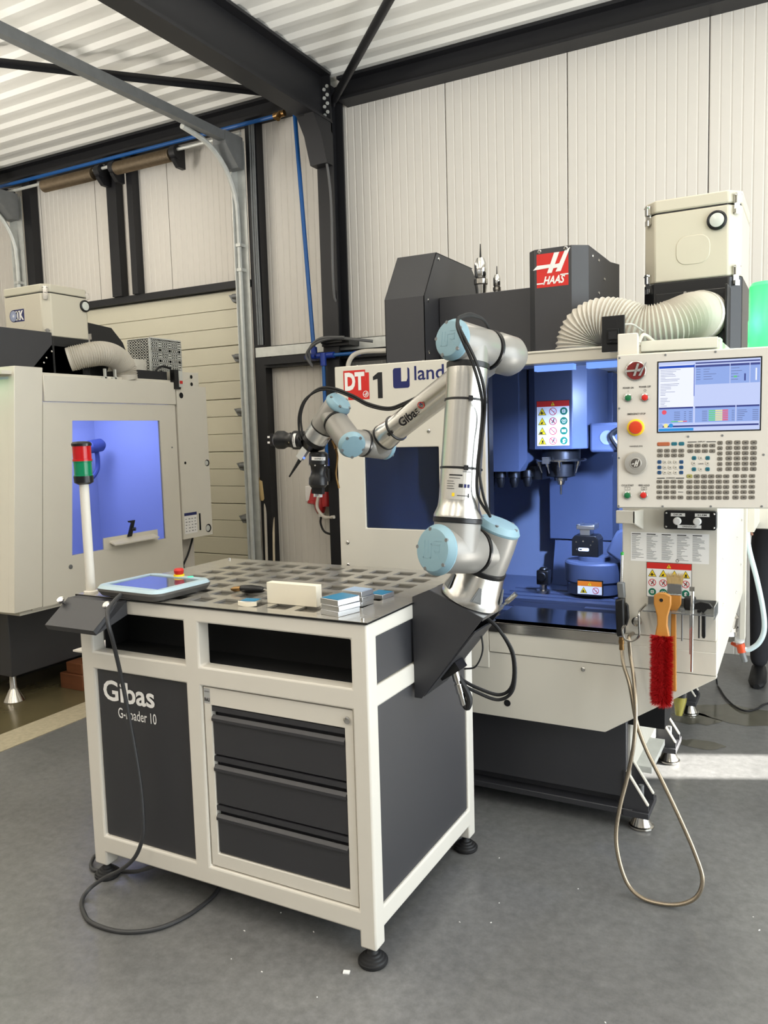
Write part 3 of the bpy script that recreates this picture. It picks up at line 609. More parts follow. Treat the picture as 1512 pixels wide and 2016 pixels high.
m = MB(); m.lathe((-0.072, 0, 0.010), (1, 0, 0.1), [(0, 0.004), (0.012, 0.009), (0.037, 0.009)], 12); m.build('end_ferrule', BRASS, dt, local=True)

# ------------------------------------------------------------------ robot arm
rob = thing('robot_arm', 'aluminium and grey collaborative robot arm with light blue caps bolted to the cart', 'robot', (0.151, 0.368, 1.0155))
V = Vector
B = V((0.151, 0.378, 1.0155)); n = V((0.3877, 0, 0.9218)); Dn = V((-0.3299, -0.9338, 0.1387)).normalized()
S1 = B+n*0.1644; Su = V((0.1677, 0.2353, 1.1869)); Eu = V((0.1891, 0.3149, 1.7737)); Ef = V((0.2256, 0.4185, 1.7584))
C4 = V((-0.258, 0.546, 1.488)); u = (Eu-Su).normalized(); v = (C4-Ef).normalized()
def part(name, mt, fn, smooth=True, parent=rob):
    m = MB(); fn(m); return m.build(name, mt, parent, smooth=smooth)
base = part('base', ALU, lambda m: m.lathe(B, n, [(0, 0.088), (0.004, 0.093), (0.022, 0.092), (0.034, 0.085), (0.095, 0.074), (0.100, 0.071)], 40))
e1 = n.orthogonal().normalized()
for k in range(5):
    th = math.radians(-62+72*k); tx = V((0.9218, 0, -0.3877)); ty = V((0, 1, 0)); d = tx*math.cos(th)+ty*math.sin(th); q = n.cross(d)
    p = B+d*0.0895+n*0.026
    m = MB(); m.prism([p-q*0.017, p+q*0.017, p+q*0.004+n*0.045-d*0.009, p-q*0.004+n*0.045-d*0.009], d*0.003); m.prism([p-q*0.011+n*0.004+d*0.003, p+q*0.011+n*0.004+d*0.003, p+q*0.002+n*0.036-d*0.005, p-q*0.002+n*0.036-d*0.005], d*0.001)
    m.build('bolt_recess', GALVD, base)
part('seal_ring', BLACK, lambda m: m.lathe(B+n*0.100, n, [(0, 0.0735), (0.003, 0.0745), (0.013, 0.0745), (0.015, 0.072)], 40))
def rounded(m, p, d, l, r, e=0.012, nn=36): m.lathe(p, d, [(0, r-e), (e*0.3, r-e*0.35), (e, r), (l-e, r), (l-e*0.3, r-e*0.35), (l, r-e)], nn)
def sh(m):
    m.lathe(B+n*0.115, n, [(0, 0.070), (0.02, 0.071), (0.075, 0.070), (0.118, 0.067), (0.122, 0.06)], 36)
    m.lathe(S1, Dn, [(0, 0.066), (0.062, 0.066)], 36)
part('shoulder', RGREY, sh)
def lid(p, d, r, t=0.026, mark=False):
    m = MB(); m.lathe(p, d, [(-0.004, r*0.99), (0, r*1.03), (0.005, r*1.04), (0.009, r*1.0), (t*0.75, r*0.93), (t*0.95, r*0.86), (t, r*0.76)], 36); o = m.build('cap', RBLUE, rob)
    a = d.orthogonal().normalized(); b = d.cross(a)
    m = MB()
    for k in range(5):
        th = 0.4+2*PI*k/5; c = p+(a*math.cos(th)+b*math.sin(th))*r*0.84+d*(t*0.80); m.lathe(c, d, [(0, 0.0055), (t*0.2, 0.0055)], 8)
    m.build('cap_screws', GALVD, o)
    if mark:         # raised double monogram on the cap
        bb = V((0, 0, 1)); bb = (bb-d*bb.dot(d)).normalized(); aa = bb.cross(d)
        m = MB(); c0 = p+d*t; s_ = r*0.11
        for (x0, y0), (x1, y1) in (((-4, 3), (-4, -3)), ((-4, -3), (-0.5, -3)), ((-0.5, -3), (-0.5, 2)), ((-2.2, 3), (-2.2, -1)), ((-0.5, 2), (3.6, 2)), ((3.6, 2), (3.6, -0.5)), ((3.6, -0.5), (1.4, -0.5)), ((1.4, -0.5), (3.6, -3)), ((1.2, 3.4), (4, 3.4))):
            a1 = c0+(aa*x0+bb*y0)*s_; b1 = c0+(aa*x1+bb*y1)*s_; e_ = (b1-a1).normalized(); m.obox((a1+b1)/2, (b1-a1)/2+e_*s_*0.25, d.cross(e_)*s_*0.25, d*0.0006)
        m.build('cap_monogram', RBLUE, o)
    return o
lid(B+n*0.237, n, 0.066, 0.024)
part('seal_ring', BLACK, lambda m: m.lathe(S1+Dn*0.060, Dn, [(0, 0.066), (0.002, 0.068), (0.009, 0.068), (0.011, 0.066)], 40))
def ua(m):
    rounded(m, S1+Dn*0.07, Dn, (Su-S1).dot(Dn)-0.07+0.075, 0.068); m.lathe(Su, u, [(0, 0.066), (0.08, 0.067)], 36)
part('upper_arm_joint', RGREY, ua)
lid(Su+Dn*0.072, Dn, 0.070, 0.026, True)
part('seal_ring', BLACK, lambda m: m.lathe(Su+u*0.079, u, [(0, 0.069), (0.002, 0.0705), (0.013, 0.0705), (0.015, 0.068)], 40))
L_ = (Eu-Su).length
tube1 = part('upper_arm_tube', ALU, lambda m: m.lathe(Su+u*0.094, u, [(0, 0.070), (0.006, 0.070), (0.03, 0.0605), (0.05, 0.0585), (L_-0.22, 0.0585), (L_-0.19, 0.0600), (L_-0.165, 0.0600)], 48))
part('seal_ring', BLACK, lambda m: m.lathe(Eu-u*0.072, u, [(0, 0.060), (0.002, 0.062), (0.016, 0.062), (0.018, 0.058)], 40))
def el(m):
    m.lathe(Eu-u*0.056, u, [(0, 0.057), (0.056, 0.057)], 36); rounded(m, Eu+Dn*0.068, -Dn, 0.150, 0.0575)
part('elbow', RGREY, el)
lid(Eu+Dn*0.066, Dn, 0.057, 0.024, True)
part('seal_ring', BLACK, lambda m: m.lathe(Eu-Dn*0.080, -Dn, [(0, 0.057), (0.002, 0.060), (0.009, 0.060), (0.011, 0.058)], 40))
def fa(m):
    rounded(m, Eu-Dn*0.089, -Dn, 0.128, 0.060, 0.03); m.lathe(Ef, v, [(0, 0.054), (0.085, 0.052)], 36)
part('forearm_joint', RGREY, fa)
LF = (C4-Ef).length
part('seal_ring', BLACK, lambda m: m.lathe(Ef+v*0.083, v, [(0, 0.053), (0.012, 0.053)], 36))
part('forearm_tube', ALU, lambda m: m.lathe(Ef+v*0.095, v, [(0, 0.053), (0.02, 0.044), (LF-0.19, 0.042), (LF-0.172, 0.045), (LF-0.152, 0.0455)], 40))
part('seal_ring', BLACK, lambda m: m.lathe(Ef+v*(LF-0.057), v, [(0, 0.0455), (0.002, 0.047), (0.008, 0.047), (0.010, 0.045)], 36))
def w1(m):
    m.lathe(C4-v*0.047, v, [(0, 0.0445), (0.047, 0.0445)], 32); rounded(m, C4-Dn*0.05, Dn, 0.098, 0.046, 0.012, 32)
part('wrist_joint', RGREY, w1)
lid(C4-Dn*0.048, -Dn, 0.044, 0.018)
part('seal_ring', BLACK, lambda m: m.lathe(C4+Dn*0.047, Dn, [(0, 0.0445), (0.002, 0.0465), (0.008, 0.0465), (0.010, 0.0445)], 32))
P5 = V((-0.276, 0.425, 1.4905)); P5b = V((-0.371, 0.485, 1.566)); j5 = (P5b-P5).normalized()
def w2(m):
    rounded(m, P5, j5, (P5b-P5).length, 0.0445, 0.008, 32); m.tube([C4+Dn*0.056, C4+Dn*0.10, (P5*0.6+P5b*0.4)], [0.044, 0.044, 0.042], 28)
part('wrist_joint', RGREY, w2)
lid(P5+j5*0.006, (-j5+V((0.25, -0.5, -0.05))).normalized(), 0.0445, 0.022)
part('seal_ring', BLACK, lambda m: m.lathe(P5b-j5*0.002, j5, [(0, 0.0435), (0.002, 0.0455), (0.008, 0.0455), (0.010, 0.0435)], 32))
K6 = V((-0.372, 0.497, 1.628)); F6 = V((-0.446, 0.512, 1.552)); j6 = (F6-K6).normalized(); C6 = P5b+j5*0.05
def w3(m):
    m.lathe(P5b+j5*0.008, j5, [(0, 0.043), (0.05, 0.043), (0.062, 0.036)], 32); m.lathe(C6-j6*0.050, j6, [(0, 0.040), (0.012, 0.0445), (0.106, 0.044)], 32)
part('wrist_joint', RGREY, w3)
lid(C6-j6*0.047, (-j6+V((0.28, 0, 0.22))).normalized(), 0.045, 0.022)
fl = C6+j6*0.056
part('seal_ring', BLACK, lambda m: m.lathe(fl, j6, [(0, 0.045), (0.005, 0.045)], 32))
part('tool_flange', ALUB, lambda m: m.lathe(fl+j6*0.005, j6, [(0, 0.044), (0.046, 0.044), (0.048, 0.042)], 36))
HC = fl+j6*0.053
part('gripper_mount', BLACK, lambda m: m.lathe(HC, j6, [(0, 0.044), (0.014, 0.046), (0.03, 0.036), (0.044, 0.03)], 28))
G = HC+j6*0.026
# two electric grippers, one pointing left and one down
def gripper(p, d, tagtext, side, L0):
    d = d.normalized(); k = L0/0.15
    m = MB(); m.lathe(p, d, [(0, 0.026), (0.008*k, 0.033), (0.05*k, 0.034), (0.062*k, 0.028), (0.085*k, 0.025), (0.1*k, 0.028), (0.112*k, 0.033), (0.138*k, 0.033), (0.15*k, 0.026)], 28)
    g = m.build('gripper', BLACK, rob)
    s_ = side-d*side.dot(d); s_.normalize(); t_ = d.cross(s_)
    m = MB(); m.obox(p+d*0.16*k, d*0.015, s_*0.022, t_*0.009); m.build('finger_base', BLACK, g)
    for q in (-1, 1):
        m = MB(); m.obox(p+d*(0.175*k)+s_*0.010*q, d*0.014, s_*0.0035, t_*0.008); m.build('finger', PAPER if tagtext.endswith('1') else GALV, g)
    m = MB()
    for q in range(6):
        th = 2*PI*q/6+0.3; c = p+d*0.055*k+(s_*math.cos(th)+t_*math.sin(th))*0.0335; m.lathe(c, (s_*math.cos(th)+t_*math.sin(th)), [(0, 0.003), (0.0015, 0.003)], 8)
    m.build('screws', CHROME, g)
    return g
vw = (V((1.0689, -1.8659, 1.52))-G).normalized()
g1p = G+V((-0.028, -0.004, 0.012)); g1 = gripper(g1p, V((-1, 0.02, 0.03)), 'GRIPPER 1', V((0, 0, 1)), 0.125)
g2p = G+V((0.028, -0.004, -0.030)); g2 = gripper(g2p, V((-0.06, 0, -1)), 'GRIPPER 2', V((1, 0, 0)), 0.125)
def wrap_label(parent, p, d, r, t, w, h, rotate=False):
    d = d.normalized(); f_ = (vw-d*vw.dot(d)).normalized(); s_ = d.cross(f_)
    m = MB(); nn = 8; vs = []
    for k in range(nn+1):
        th = -w/2/r+w/r*k/nn
        for q in (-h/2, h/2): vs.append(p+d*q+(f_*math.cos(th)+s_*math.sin(th))*(r+0.0008))
    m.add(vs, [(2*k, 2*k+1, 2*k+3, 2*k+2) for k in range(nn)])
    m.i = 1; xs_ = s_ if s_.cross(-d).dot(f_) > 0 else -s_
    text_geo(m, t, p+f_*(r+0.0035)-xs_*w*0.3+d*h*0.22, xs_, -d, w*0.6, h*0.45, bold=0.02)
    m.build('name_label', [PAPER, INK], parent, smooth=False)
wrap_label(g2, g2p+V((-0.0015, 0, -0.022)), V((-0.06, 0, -1)), 0.0345, 'GRIPPER 2', 0.052, 0.012)
wrap_label(g1, g1p+V((-0.024, 0, 0)), V((-1, 0.02, 0.03)), 0.0345, 'GRIPPER 1', 0.052, 0.012)
m = MB(); a = G+V((-0.028, -0.02, -0.035)); m.obox(a, V((0.014, 0, 0.017)), V((0.010, 0, -0.008)), V((0, 0.009, 0))); m.build('air_nozzle_block', GALV, rob)
m = MB(); m.cyl(a+V((-0.012, 0, -0.02)), a+V((-0.062, 0.0, -0.082)), 0.0075, 0.003, 12); m.build('air_nozzle', BLACK, rob)
for q in ((0.0, -0.036, 0.0), (-0.014, -0.034, -0.05)):
    m = MB(); m.lathe(G+V(q), (0, -1, 0), [(0, 0.004), (0.003, 0.003)], 8); m.build('status_light', mat('blue_led', (60, 90, 255), 0.3, emit=(60, 90, 255), estr=4), rob)
m = MB(); m.cyl(G+V((0.075, 0.02, 0.01)), G+V((0.085, 0.02, -0.02)), 0.008, n=10); m.tube(cr([G+V((0.085, 0.02, -0.02)), G+V((0.09, 0.02, -0.05)), G+V((0.082, 0.02, -0.11)), G+V((0.092, 0.02, -0.16))]), 0.004, 6); m.build('air_fitting', BRASS, rob)
# printed marks on the tubes
def tube_text(t, p0, axis, r, th0, w, h, mt, flip=False, bold=0.0):
    """letters wrapped on a tube, running along the axis"""
    a = axis.normalized(); f_ = (vw-a*vw.dot(a)).normalized(); s_ = f_.cross(a)
    m = MB(); text_geo(m, t, (0, 0, 0), (1, 0, 0), (0, 1, 0), w, h, bold=bold)
    bm = bmesh.new(); vv = [bm.verts.new(q) for q in m.v]
    for q in m.f:
        try: bm.faces.new([vv[i] for i in q])
        except ValueError: pass
    for k in range(1, 12): bmesh.ops.bisect_plane(bm, geom=bm.verts[:]+bm.edges[:]+bm.faces[:], plane_co=(0, h*k/12, 0), plane_no=(0, 1, 0))
    bm.verts.index_update(); m.v = [q.co.copy() for q in bm.verts]; m.f = [[q.index for q in p.verts] for p in bm.faces]; m.m = [0]*len(m.f); bm.free()
    out = []
    for q in m.v:
        th = th0+(q.y-h/2)/r
        out.append(p0+a*q.x+(f_*math.cos(th)+s_*math.sin(th))*(r+0.0008))
    m.v = out; return m
ftube0 = Ef+v*(LF-0.09); av = -v
m = tube_text('Gibas', ftube0+av*0.076, av, 0.042, 0.18, 0.092, 0.030, INK, bold=0.03); m.build('maker_print', INK, rob, smooth=False)
f_ = (vw-av*vw.dot(av)).normalized(); s_ = f_.cross(av)
fl_ = Flat(ftube0+av*0.176+f_*0.0425+s_*0.004, av, s_); fl_.ring(0.012, 0.008, 0.012, 0.009, 0, 0.002); fl_.text('g', 0.006, 0.0, 0.012, 0.016, 1, 0.002, bold=0.02); fl_.build('logo_print', [PRED, NAVY], rob)
# rating plate wrapped on the upper tube
m = MB(); f_ = (vw-u*vw.dot(u)).normalized(); s_ = u.cross(f_); p0 = Su+u*0.185; R_ = 0.0592; nn = 10; vs = []
for k in range(nn+1):
    th = -0.95+1.3*k/nn
    for q in (-0.040, 0.045): vs.append(p0+u*q+(f_*math.cos(th)+s_*math.sin(th))*R_)
m.add(vs, [(2*k, 2*k+1, 2*k+3, 2*k+2) for k in range(nn)])
def onlab(mi, th0, th1, z0, z1):
    m.i = mi; k_ = 4; o = [p0+u*z+(f_*math.cos(th0+(th1-th0)*i/k_)+s_*math.sin(th0+(th1-th0)*i/k_))*(R_+0.0006) for i in range(k_+1) for z in (z0, z1)]
    m.add(o, [(2*i, 2*i+1, 2*i+3, 2*i+2) for i in range(k_)])
onlab(1, -0.75, -0.1, 0.026, 0.030); onlab(1, -0.75, -0.2, 0.019, 0.0205); onlab(1, -0.1, 0.3, 0.038, 0.0395)
for k in range(4): onlab(1, -0.85, -0.5+0.05*(k % 2), 0.010-0.007*k, 0.0115-0.007*k)
onlab(2, -0.55, -0.42, -0.032, -0.022); onlab(3, -0.0, 0.12, -0.006, 0.004); onlab(3, 0.16, 0.28, -0.006, 0.004); onlab(1, -0.3, 0.3, -0.030, -0.028); onlab(1, -0.25, -0.05, -0.006, 0.004); onlab(1, 0.22, 0.28, -0.034, -0.022)
m.build('rating_label', [mat('silver_label', (200, 197, 190), 0.35, 0.5), INK, YEL, NAVY], rob, smooth=False)
# cables and cable ties
def tie(p, a, r):
    m = MB(); m.lathe(p-a*0.0035, a, [(0, r), (0.001, r+0.0022), (0.006, r+0.0022), (0.007, r)], 32); f_ = (vw-a*vw.dot(a)).normalized(); m.obox(p+f_*(r+0.003)+a.cross(f_)*0.002, a*0.007, f_*0.004, a.cross(f_)*0.006); return m.build('cable_tie', BLACK, rob)
tie(Su+u*0.235, u, 0.0592); tie(Su+u*0.430, u, 0.0592); tie(Ef+v*(LF-0.115), v, 0.0445)
s_ = V((1, 0, 0)); cabs = MB()
def uaside(t, dx, dy): return Su+u*t+V((0.055+dx, -0.045+dy, 0))
for k in (0, 1):
    o = 0.016*k; q = V((0.0, 0.008*k, 0.006*k))
    pts = [V((0.214, 0.17, 1.828))+q, V((0.224, 0.145, 1.802))+q, V((0.240+o*0.6, 0.145, 1.762)), V((0.262+o*0.7, 0.155, 1.705)), V((0.277+o*0.7, 0.165, 1.64)), uaside(0.40, 0.012+o*0.5, 0.01), uaside(0.30, 0.010+o*0.4, 0.01), uaside(0.235, 0.008+o*0.4, 0.01), uaside(0.16, 0.012+o, 0.02), V((0.25, 0.30, 1.28))]
    cabs.tube(cr(pts), 0.0042, 8)
    pts = [V((0.214, 0.17, 1.828))+q, V((0.226, 0.23, 1.842))+q, V((0.235, 0.32, 1.835)), V((0.20, 0.43, 1.80)), V((0.10, 0.455, 1.735)), V((0.049, 0.455, 1.702)), V((-0.031, 0.47, 1.652)), V((-0.118, 0.485, 1.615+0.006*k)), V((-0.175, 0.49, 1.604+0.006*k)), V((-0.248, 0.49, 1.620+0.008*k)), V((-0.306, 0.49, 1.649+0.008*k)), V((-0.378, 0.49, 1.676+0.008*k)), V((-0.44, 0.49, 1.680+0.006*k)), V((-0.50+0.006*k, 0.49, 1.650)), V((-0.527+0.008*k, 0.49, 1.597)), V((-0.528+0.012*k, 0.49, 1.535)), V((-0.522+0.01*k, 0.492, 1.51))]
    cabs.tube(cr(pts), 0.0042, 8)
cabs.build('cable', RUBBER, rob)
cabs = MB()
cabs.tube(cr([(0.19, 0.40, 0.955), (0.225, 0.42, 0.92), (0.262, 0.44, 0.84), (0.262, 0.44, 0.745), (0.22, 0.44, 0.705), (0.15, 0.42, 0.725), (0.10, 0.41, 0.75)]), 0.0055, 8); cabs.tube(cr([(0.196, 0.40, 0.957), (0.232, 0.41, 0.92), (0.270, 0.43, 0.84), (0.268, 0.43, 0.735), (0.22, 0.43, 0.692), (0.15, 0.41, 0.715), (0.10, 0.40, 0.74)]), 0.0055, 8)
cabs.tube(cr([(0.16, 0.44, 0.90), (0.165, 0.44, 0.84), (0.145, 0.43, 0.79), (0.11, 0.42, 0.78)]), 0.003, 6)
cabs.tube(cr([(0.085, 0.36, 0.80), (0.115, 0.35, 0.78), (0.155, 0.345, 0.72), (0.15, 0.345, 0.685), (0.135, 0.345, 0.70)]), 0.010, 8)
cabs.build('base_cable', RUBBER, rob)
m = MB(); p = V((0.108, 0.345, 0.80)); d = V((0.03, 0.0, -0.105)).normalized(); m.lathe(p, d, [(0, 0.0125), (0.036, 0.0125), (0.037, 0.0105), (0.045, 0.0105), (0.046, 0.0135), (0.075, 0.0135), (0.076, 0.011), (0.11, 0.0115), (0.115, 0.009)], 20); m.build('cable_plug', CHROME, rob)
m = MB(); m.obox((0.095, 0.36, 0.795), (0.03, 0, 0.02), (0, 0.03, 0), (-0.008, 0, 0.012)); m.build('plug_socket', BLACK, rob)

# ------------------------------------------------------------------ milling machine
FY = 1.02
mill = thing('milling_machine', 'light grey milling machine with blue-lit open front behind the cart and robot', 'machine', (0.05, 1.9, 0))
ML, MR, MT = -0.70, 0.79, 1.806
OX0, OX1, OZ0, OZ1 = -0.036, 0.474, 0.787, 1.763
# front panels
m = MB(); wx0, wx1, wz0, wz1 = -0.571, -0.234, 1.136, 1.468
m.holed(ML, OX0, 0.60, MT, wx0, wx1, wz0, wz1, FY, FY+0.025); m.build('front_panel', WHITE2, mill, bev=0.004)
m = MB(); m.prism([(ML, FY+0.004, 0.409), (0.412, FY+0.004, 0.408), (0.79, FY+0.004, 0.657), (0.79, FY+0.004, 0.663), (ML, FY+0.004, 0.663)], (0, 0.03, 0)); m.build('front_panel', WHITE2, mill, bev=0.002)
m = MB(); m.box(OX0+0.001, OX1+0.316, FY, FY+0.03, 0.666, 0.747); m.build('front_rail', WHITE2, mill, bev=0.002)
m = MB(); m.box(OX0+0.001, OX1-0.006, FY-0.006, FY+0.05, 0.747, 0.787); m.box(OX0+0.001, OX1-0.006, FY-0.006, FY+0.30, 0.781, 0.787); m.build('sill', STEEL, mill, bev=0.002)
m = MB(); m.box(OX0+0.001, 0.79, FY-0.002, FY+0.06, OZ1, 1.809); m.box(OX0+0.001, 0.79, FY-0.006, FY+0.02, 1.800, 1.809); m.build('header', WHITE2, mill, bev=0.003)
m = MB(); m.box(OX1, 0.788, FY, FY+0.03, 0.787, OZ1); m.build('control_column', WHITE2, mill, bev=0.003)
m = MB(); m.box(OX1, 0.788, FY+0.0004, FY+0.03, 0.7475, 0.786); m.build('column_panel', WHITE2, mill)
m = MB(); pts = rr_poly(wx1-wx0+0.012, wz1-wz0+0.012, 0.02); xc, zc = (wx0+wx1)/2, (wz0+wz1)/2
m.prism([(xc+x, FY+0.008, zc+z) for x, z in pts], (0, 0.006, 0)); m.build('window_pane', GLASSD, mill)
# right side, roof, back, base
m = MB(); m.prism([(MR-0.01, FY+0.031, 0.663), (MR-0.01, 2.14, 0.742), (MR-0.01, 2.14, 1.80), (MR-0.01, FY+0.031, 1.80)], (0.01, 0, 0)); m.build('side_panel', WHITE2, mill, bev=0.002)
m = MB(); m.box(MR-0.012, MR+0.012, 2.145, 2.20, 0.52, 1.80); m.build('side_flange', WHITE2, mill, bev=0.002)
m = MB(); m.box(ML, ML+0.01, FY+0.026, 2.2, 0.5, MT-0.003); m.build('side_panel', WHITE2, mill)
m = MB()
for y, z in ((1.15, 1.05), (1.2, 0.88), (1.75, 0.82), (1.75, 1.05), (1.98, 1.1), (1.98, 0.9)):
    screw(m, (MR, y, z), (1, 0, 0), 0.006)
m.build('side_screws', CHROME, mill)
m = MB(); m.box(ML+0.012, MR-0.012, 1.30, 2.2, 1.785, 1.803); m.build('roof_plate', WHITE2, mill)
m = MB()
for x, z in ((-0.274, 1.53), (-0.662, 1.071), (-0.663, 0.975), (-0.28, 0.975), (-0.28, 1.07)): screw(m, (x, FY, z), (0, -1, 0), 0.008)
for x in (-0.6, -0.45, -0.30): m.lathe((x, FY+0.02, MT-0.001), (0, 0, 1), [(0, 0.006), (0.003, 0.005)], 8)
screw(m, (0.332, FY+0.004, 0.637), (0, -1, 0), 0.008); m.build('panel_screws', CHROME, mill)
m = MB(); m.lathe((0.035, FY+0.0035, 0.467), (0, -1, 0), [(0, 0.0135), (0.0006, 0.0135)], 20); m.build('cable_hole', VOID, mill)
# base casting
m = MB(); m.box(-0.60, 0.46, 1.16, 2.45, 0.085, 0.50); m.box(-0.60, 0.47, 1.115, 1.15, 0.13, 0.46); m.box(-0.62, 0.495, 1.10, 1.19, 0.068, 0.092); m.build('base_casting', ANTH, mill, bev=0.003)
m = MB(); m.box(0.46, 0.468, 1.2, 2.45, 0.13, 0.55); m.build('base_side', WHITE2, mill)
m = MB(); m.lathe((0.4645, 1.30, 0.33), (1, 0, 0), [(0, 0.028), (0.006, 0.028)], 20); m.box(0.44, 0.60, 1.16, 1.30, 0.40, 0.50); m.build('base_fittings', VOID, mill)
for y in (1.17, 1.84, 2.52):
    m = MB(); m.box(0.46, 0.555, y-0.075, y+0.10, 0.066, 0.09); m.build('foot_plate', ANTH, mill, bev=0.002)
    for dy in (-0.062, 0.05):
        m = MB(); m.prism([(0.462, y+dy, 0.09), (0.552, y+dy, 0.09), (0.552, y+dy, 0.115), (0.475, y+dy, 0.235), (0.462, y+dy, 0.235)], (0, 0.012, 0)); m.build('gusset', ANTH, mill)
        m = MB(); m.prism([(0.5525, y+dy-0.002, 0.115), (0.4755, y+dy-0.002, 0.236), (0.470, y+dy-0.002, 0.236), (0.547, y+dy-0.002, 0.115)], (0, 0.017, 0)); m.build('gusset_edge', WHITE2, mill)
    m = MB(); m.cyl((0.515, y, 0.04), (0.515, y, 0.165), 0.010, n=12); m.lathe((0.515, y, 0.09), (0, 0, 1), [(0, 0.017), (0.012, 0.017)], 6); m.build('levelling_bolt', GALVD, mill)
    m = MB(); m.lathe((0.515, y, 0), (0, 0, 1), [(0, 0.045), (0.004, 0.048), (0.010, 0.047), (0.013, 0.041), (0.05, 0.023), (0.062, 0.021)], 26); m.build('foot', STEEL, mill)
m = MB(); m.box(0.46, 0.53, 1.30, 1.62, 0.16, 0.185); m.build('cable_tray', GALV, mill)
m = MB(); m.lathe((0.53, 2.02, 0.16), (0.06, 0.05, 1), [(0, 0.016), (0.07, 0.03), (0.09, 0.03)], 16); m.build('oil_bowl', mat('oil_glass', (190, 180, 90), 0.1, trans=0.6), mill)
m = MB(); m.lathe((0.535, 2.025, 0.25), (0.06, 0.05, 1), [(0, 0.032), (0.03, 0.032)], 16); m.build('oil_cap', BLACK, mill)
for x, y in ((-0.5, 1.25), (-0.5, 2.35)):
    m = MB(); m.lathe((x, y, 0), (0, 0, 1), [(0, 0.045), (0.012, 0.045), (0.06, 0.022), (0.09, 0.02)], 18); m.build('foot', STEEL, mill)
# enclosure lining
IY = 2.12
m = MB(); m.box(ML+0.02, MR-0.02, IY, IY+0.02, 0.70, 1.78); m.build('wall_lining', INTER, mill)
m = MB(); m.box(ML+0.012, ML+0.03, FY+0.03, IY, 0.70, 1.78); m.build('wall_lining', INTER, mill)
m = MB(); m.box(0.60, 0.615, FY+0.035, IY, 0.70, 1.78); m.build('wall_lining', INTER, mill)
m = MB(); m.box(ML+0.03, 0.60, FY+0.30, IY, 0.745, 0.765); m.build('chip_tray', INTERD, mill)
m = MB(); m.box(ML+0.012, 0.615, FY+0.06, 1.30, 1.768, 1.784); m.build('ceiling_lining', INTER, mill)
m = MB(); m.box(OX0-0.006, OX0+0.004, FY+0.026, FY+0.07, OZ0, OZ1); m.build('door_edge', BLACK, mill)
m = MB()
for z in (1.15, 1.3, 1.45, 1.6): screw(m, (0.585, 1.5, z), (-1, 0, 0), 0.006)
m.build('lining_screws', GALVD, mill)
# column cover, spindle head, tool carousel
m = MB(); m.box(-0.075, 0.232, 1.98, IY-0.001, 0.985, 1.78); m.build('column_cover', INTERD, mill, bev=0.003)
m = MB(); m.prism([(-0.045, 1.97, 0.98), (-0.045, 2.12, 0.98), (-0.05, 2.12, 0.766), (-0.05, 1.93, 0.766)], (0.27, 0, 0)); m.build('way_cover', INTERD, mill)
m = MB(); HXa, HXb = 0.006, 0.168
m.prism([(HXa, 1.5, 1.437), (HXb, 1.5, 1.437), (0.215, 1.56, 1.437), (0.215, 1.95, 1.437), (-0.03, 1.95, 1.437), (-0.03, 1.53, 1.437)], (0, 0, 0.36)); m.build('spindle_head', INTERD, mill, bev=0.003)
m = MB(); m.prism([(-0.225, 1.5, 1.343), (-0.066, 1.5, 1.343), (-0.040, 1.53, 1.39), (-0.040, 1.53, 1.80), (-0.066, 1.5, 1.80), (-0.225, 1.5, 1.80)], (0, 0.22, 0)); m.box(-0.225, -0.066, 1.499, 1.72, 1.343, 1.80); m.build('carousel_cover', INTERD, mill)
for k in range(6):
    th = 0.5+2*PI*k/9*0.9; m = MB(); p = V((-0.15+0.10*math.cos(th), 1.66-0.12*math.sin(th), 1.345)); m.lathe(p, (0, 0, -1), [(0, 0.025), (0.03, 0.027), (0.032, 0.018), (0.05, 0.02), (0.075, 0.012)], 14); m.build('carousel_tool', BLACK, mill)
m = MB(); m.box(-0.10, 0.0, 1.62, 1.74, 1.30, 1.36); m.build('carousel_arm', BLACK, mill)
m = MB(); m.lathe((0.085, 1.62, 1.437), (0, 0, -1), [(0, 0.085), (0.05, 0.085), (0.052, 0.065), (0.12, 0.062), (0.128, 0.035)], 30); m.build('spindle_nose', BLACK, mill)
m = MB(); nn = 32; m.tube([(0.085+0.105*math.cos(2*PI*k/nn), 1.62+0.105*math.sin(2*PI*k/nn), 1.388) for k in range(nn+1)], 0.006, 8); m.build('coolant_ring', STEEL, mill)
m = MB(); m.box(0.035, 0.065, 1.505, 1.53, 1.376, 1.404); m.build('ring_block', ALUB, mill)
for th, dz in ((-1.9, 1), (-1.35, 1), (-0.5, 1), (-2.5, 1)):
    p = V((0.085+0.105*math.cos(th), 1.62+0.105*math.sin(th), 1.385)); d = V((-0.35*math.cos(th), -0.35*math.sin(th), -1)).normalized()
    m = MB(); m.lathe(p, d, [(0, 0.009), (0.022, 0.008), (0.024, 0.005), (0.055, 0.003)], 10); m.build('coolant_nozzle', CHROME, mill)
m = MB(); m.lathe((0.085, 1.62, 1.309), (0, 0, -1), [(0, 0.030), (0.012, 0.030), (0.014, 0.02), (0.03, 0.014), (0.032, 0.005), (0.075, 0.004)], 18); m.build('cutter', CHROME, mill)
m = MB(); m.box(0.225, 0.36, 1.56, 1.70, 1.42, 1.545); m.build('side_motor', INTERD, mill, bev=0.012)
m = MB(); m.lathe((0.30, 1.558, 1.482), (0, -1, 0), [(0, 0.03), (0.002, 0.03)], 20); m.build('motor_face', INTER, mill)
m = MB(); m.tube(cr([(0.36, 1.55, 1.52), (0.325, 1.53, 1.49), (0.36, 1.53, 1.43)]), 0.012, 8); m.build('motor_hose', BLACK, mill)
f = Flat((0.006, 1.5, 1.437), (1, 0, 0), (0, 0, 1))
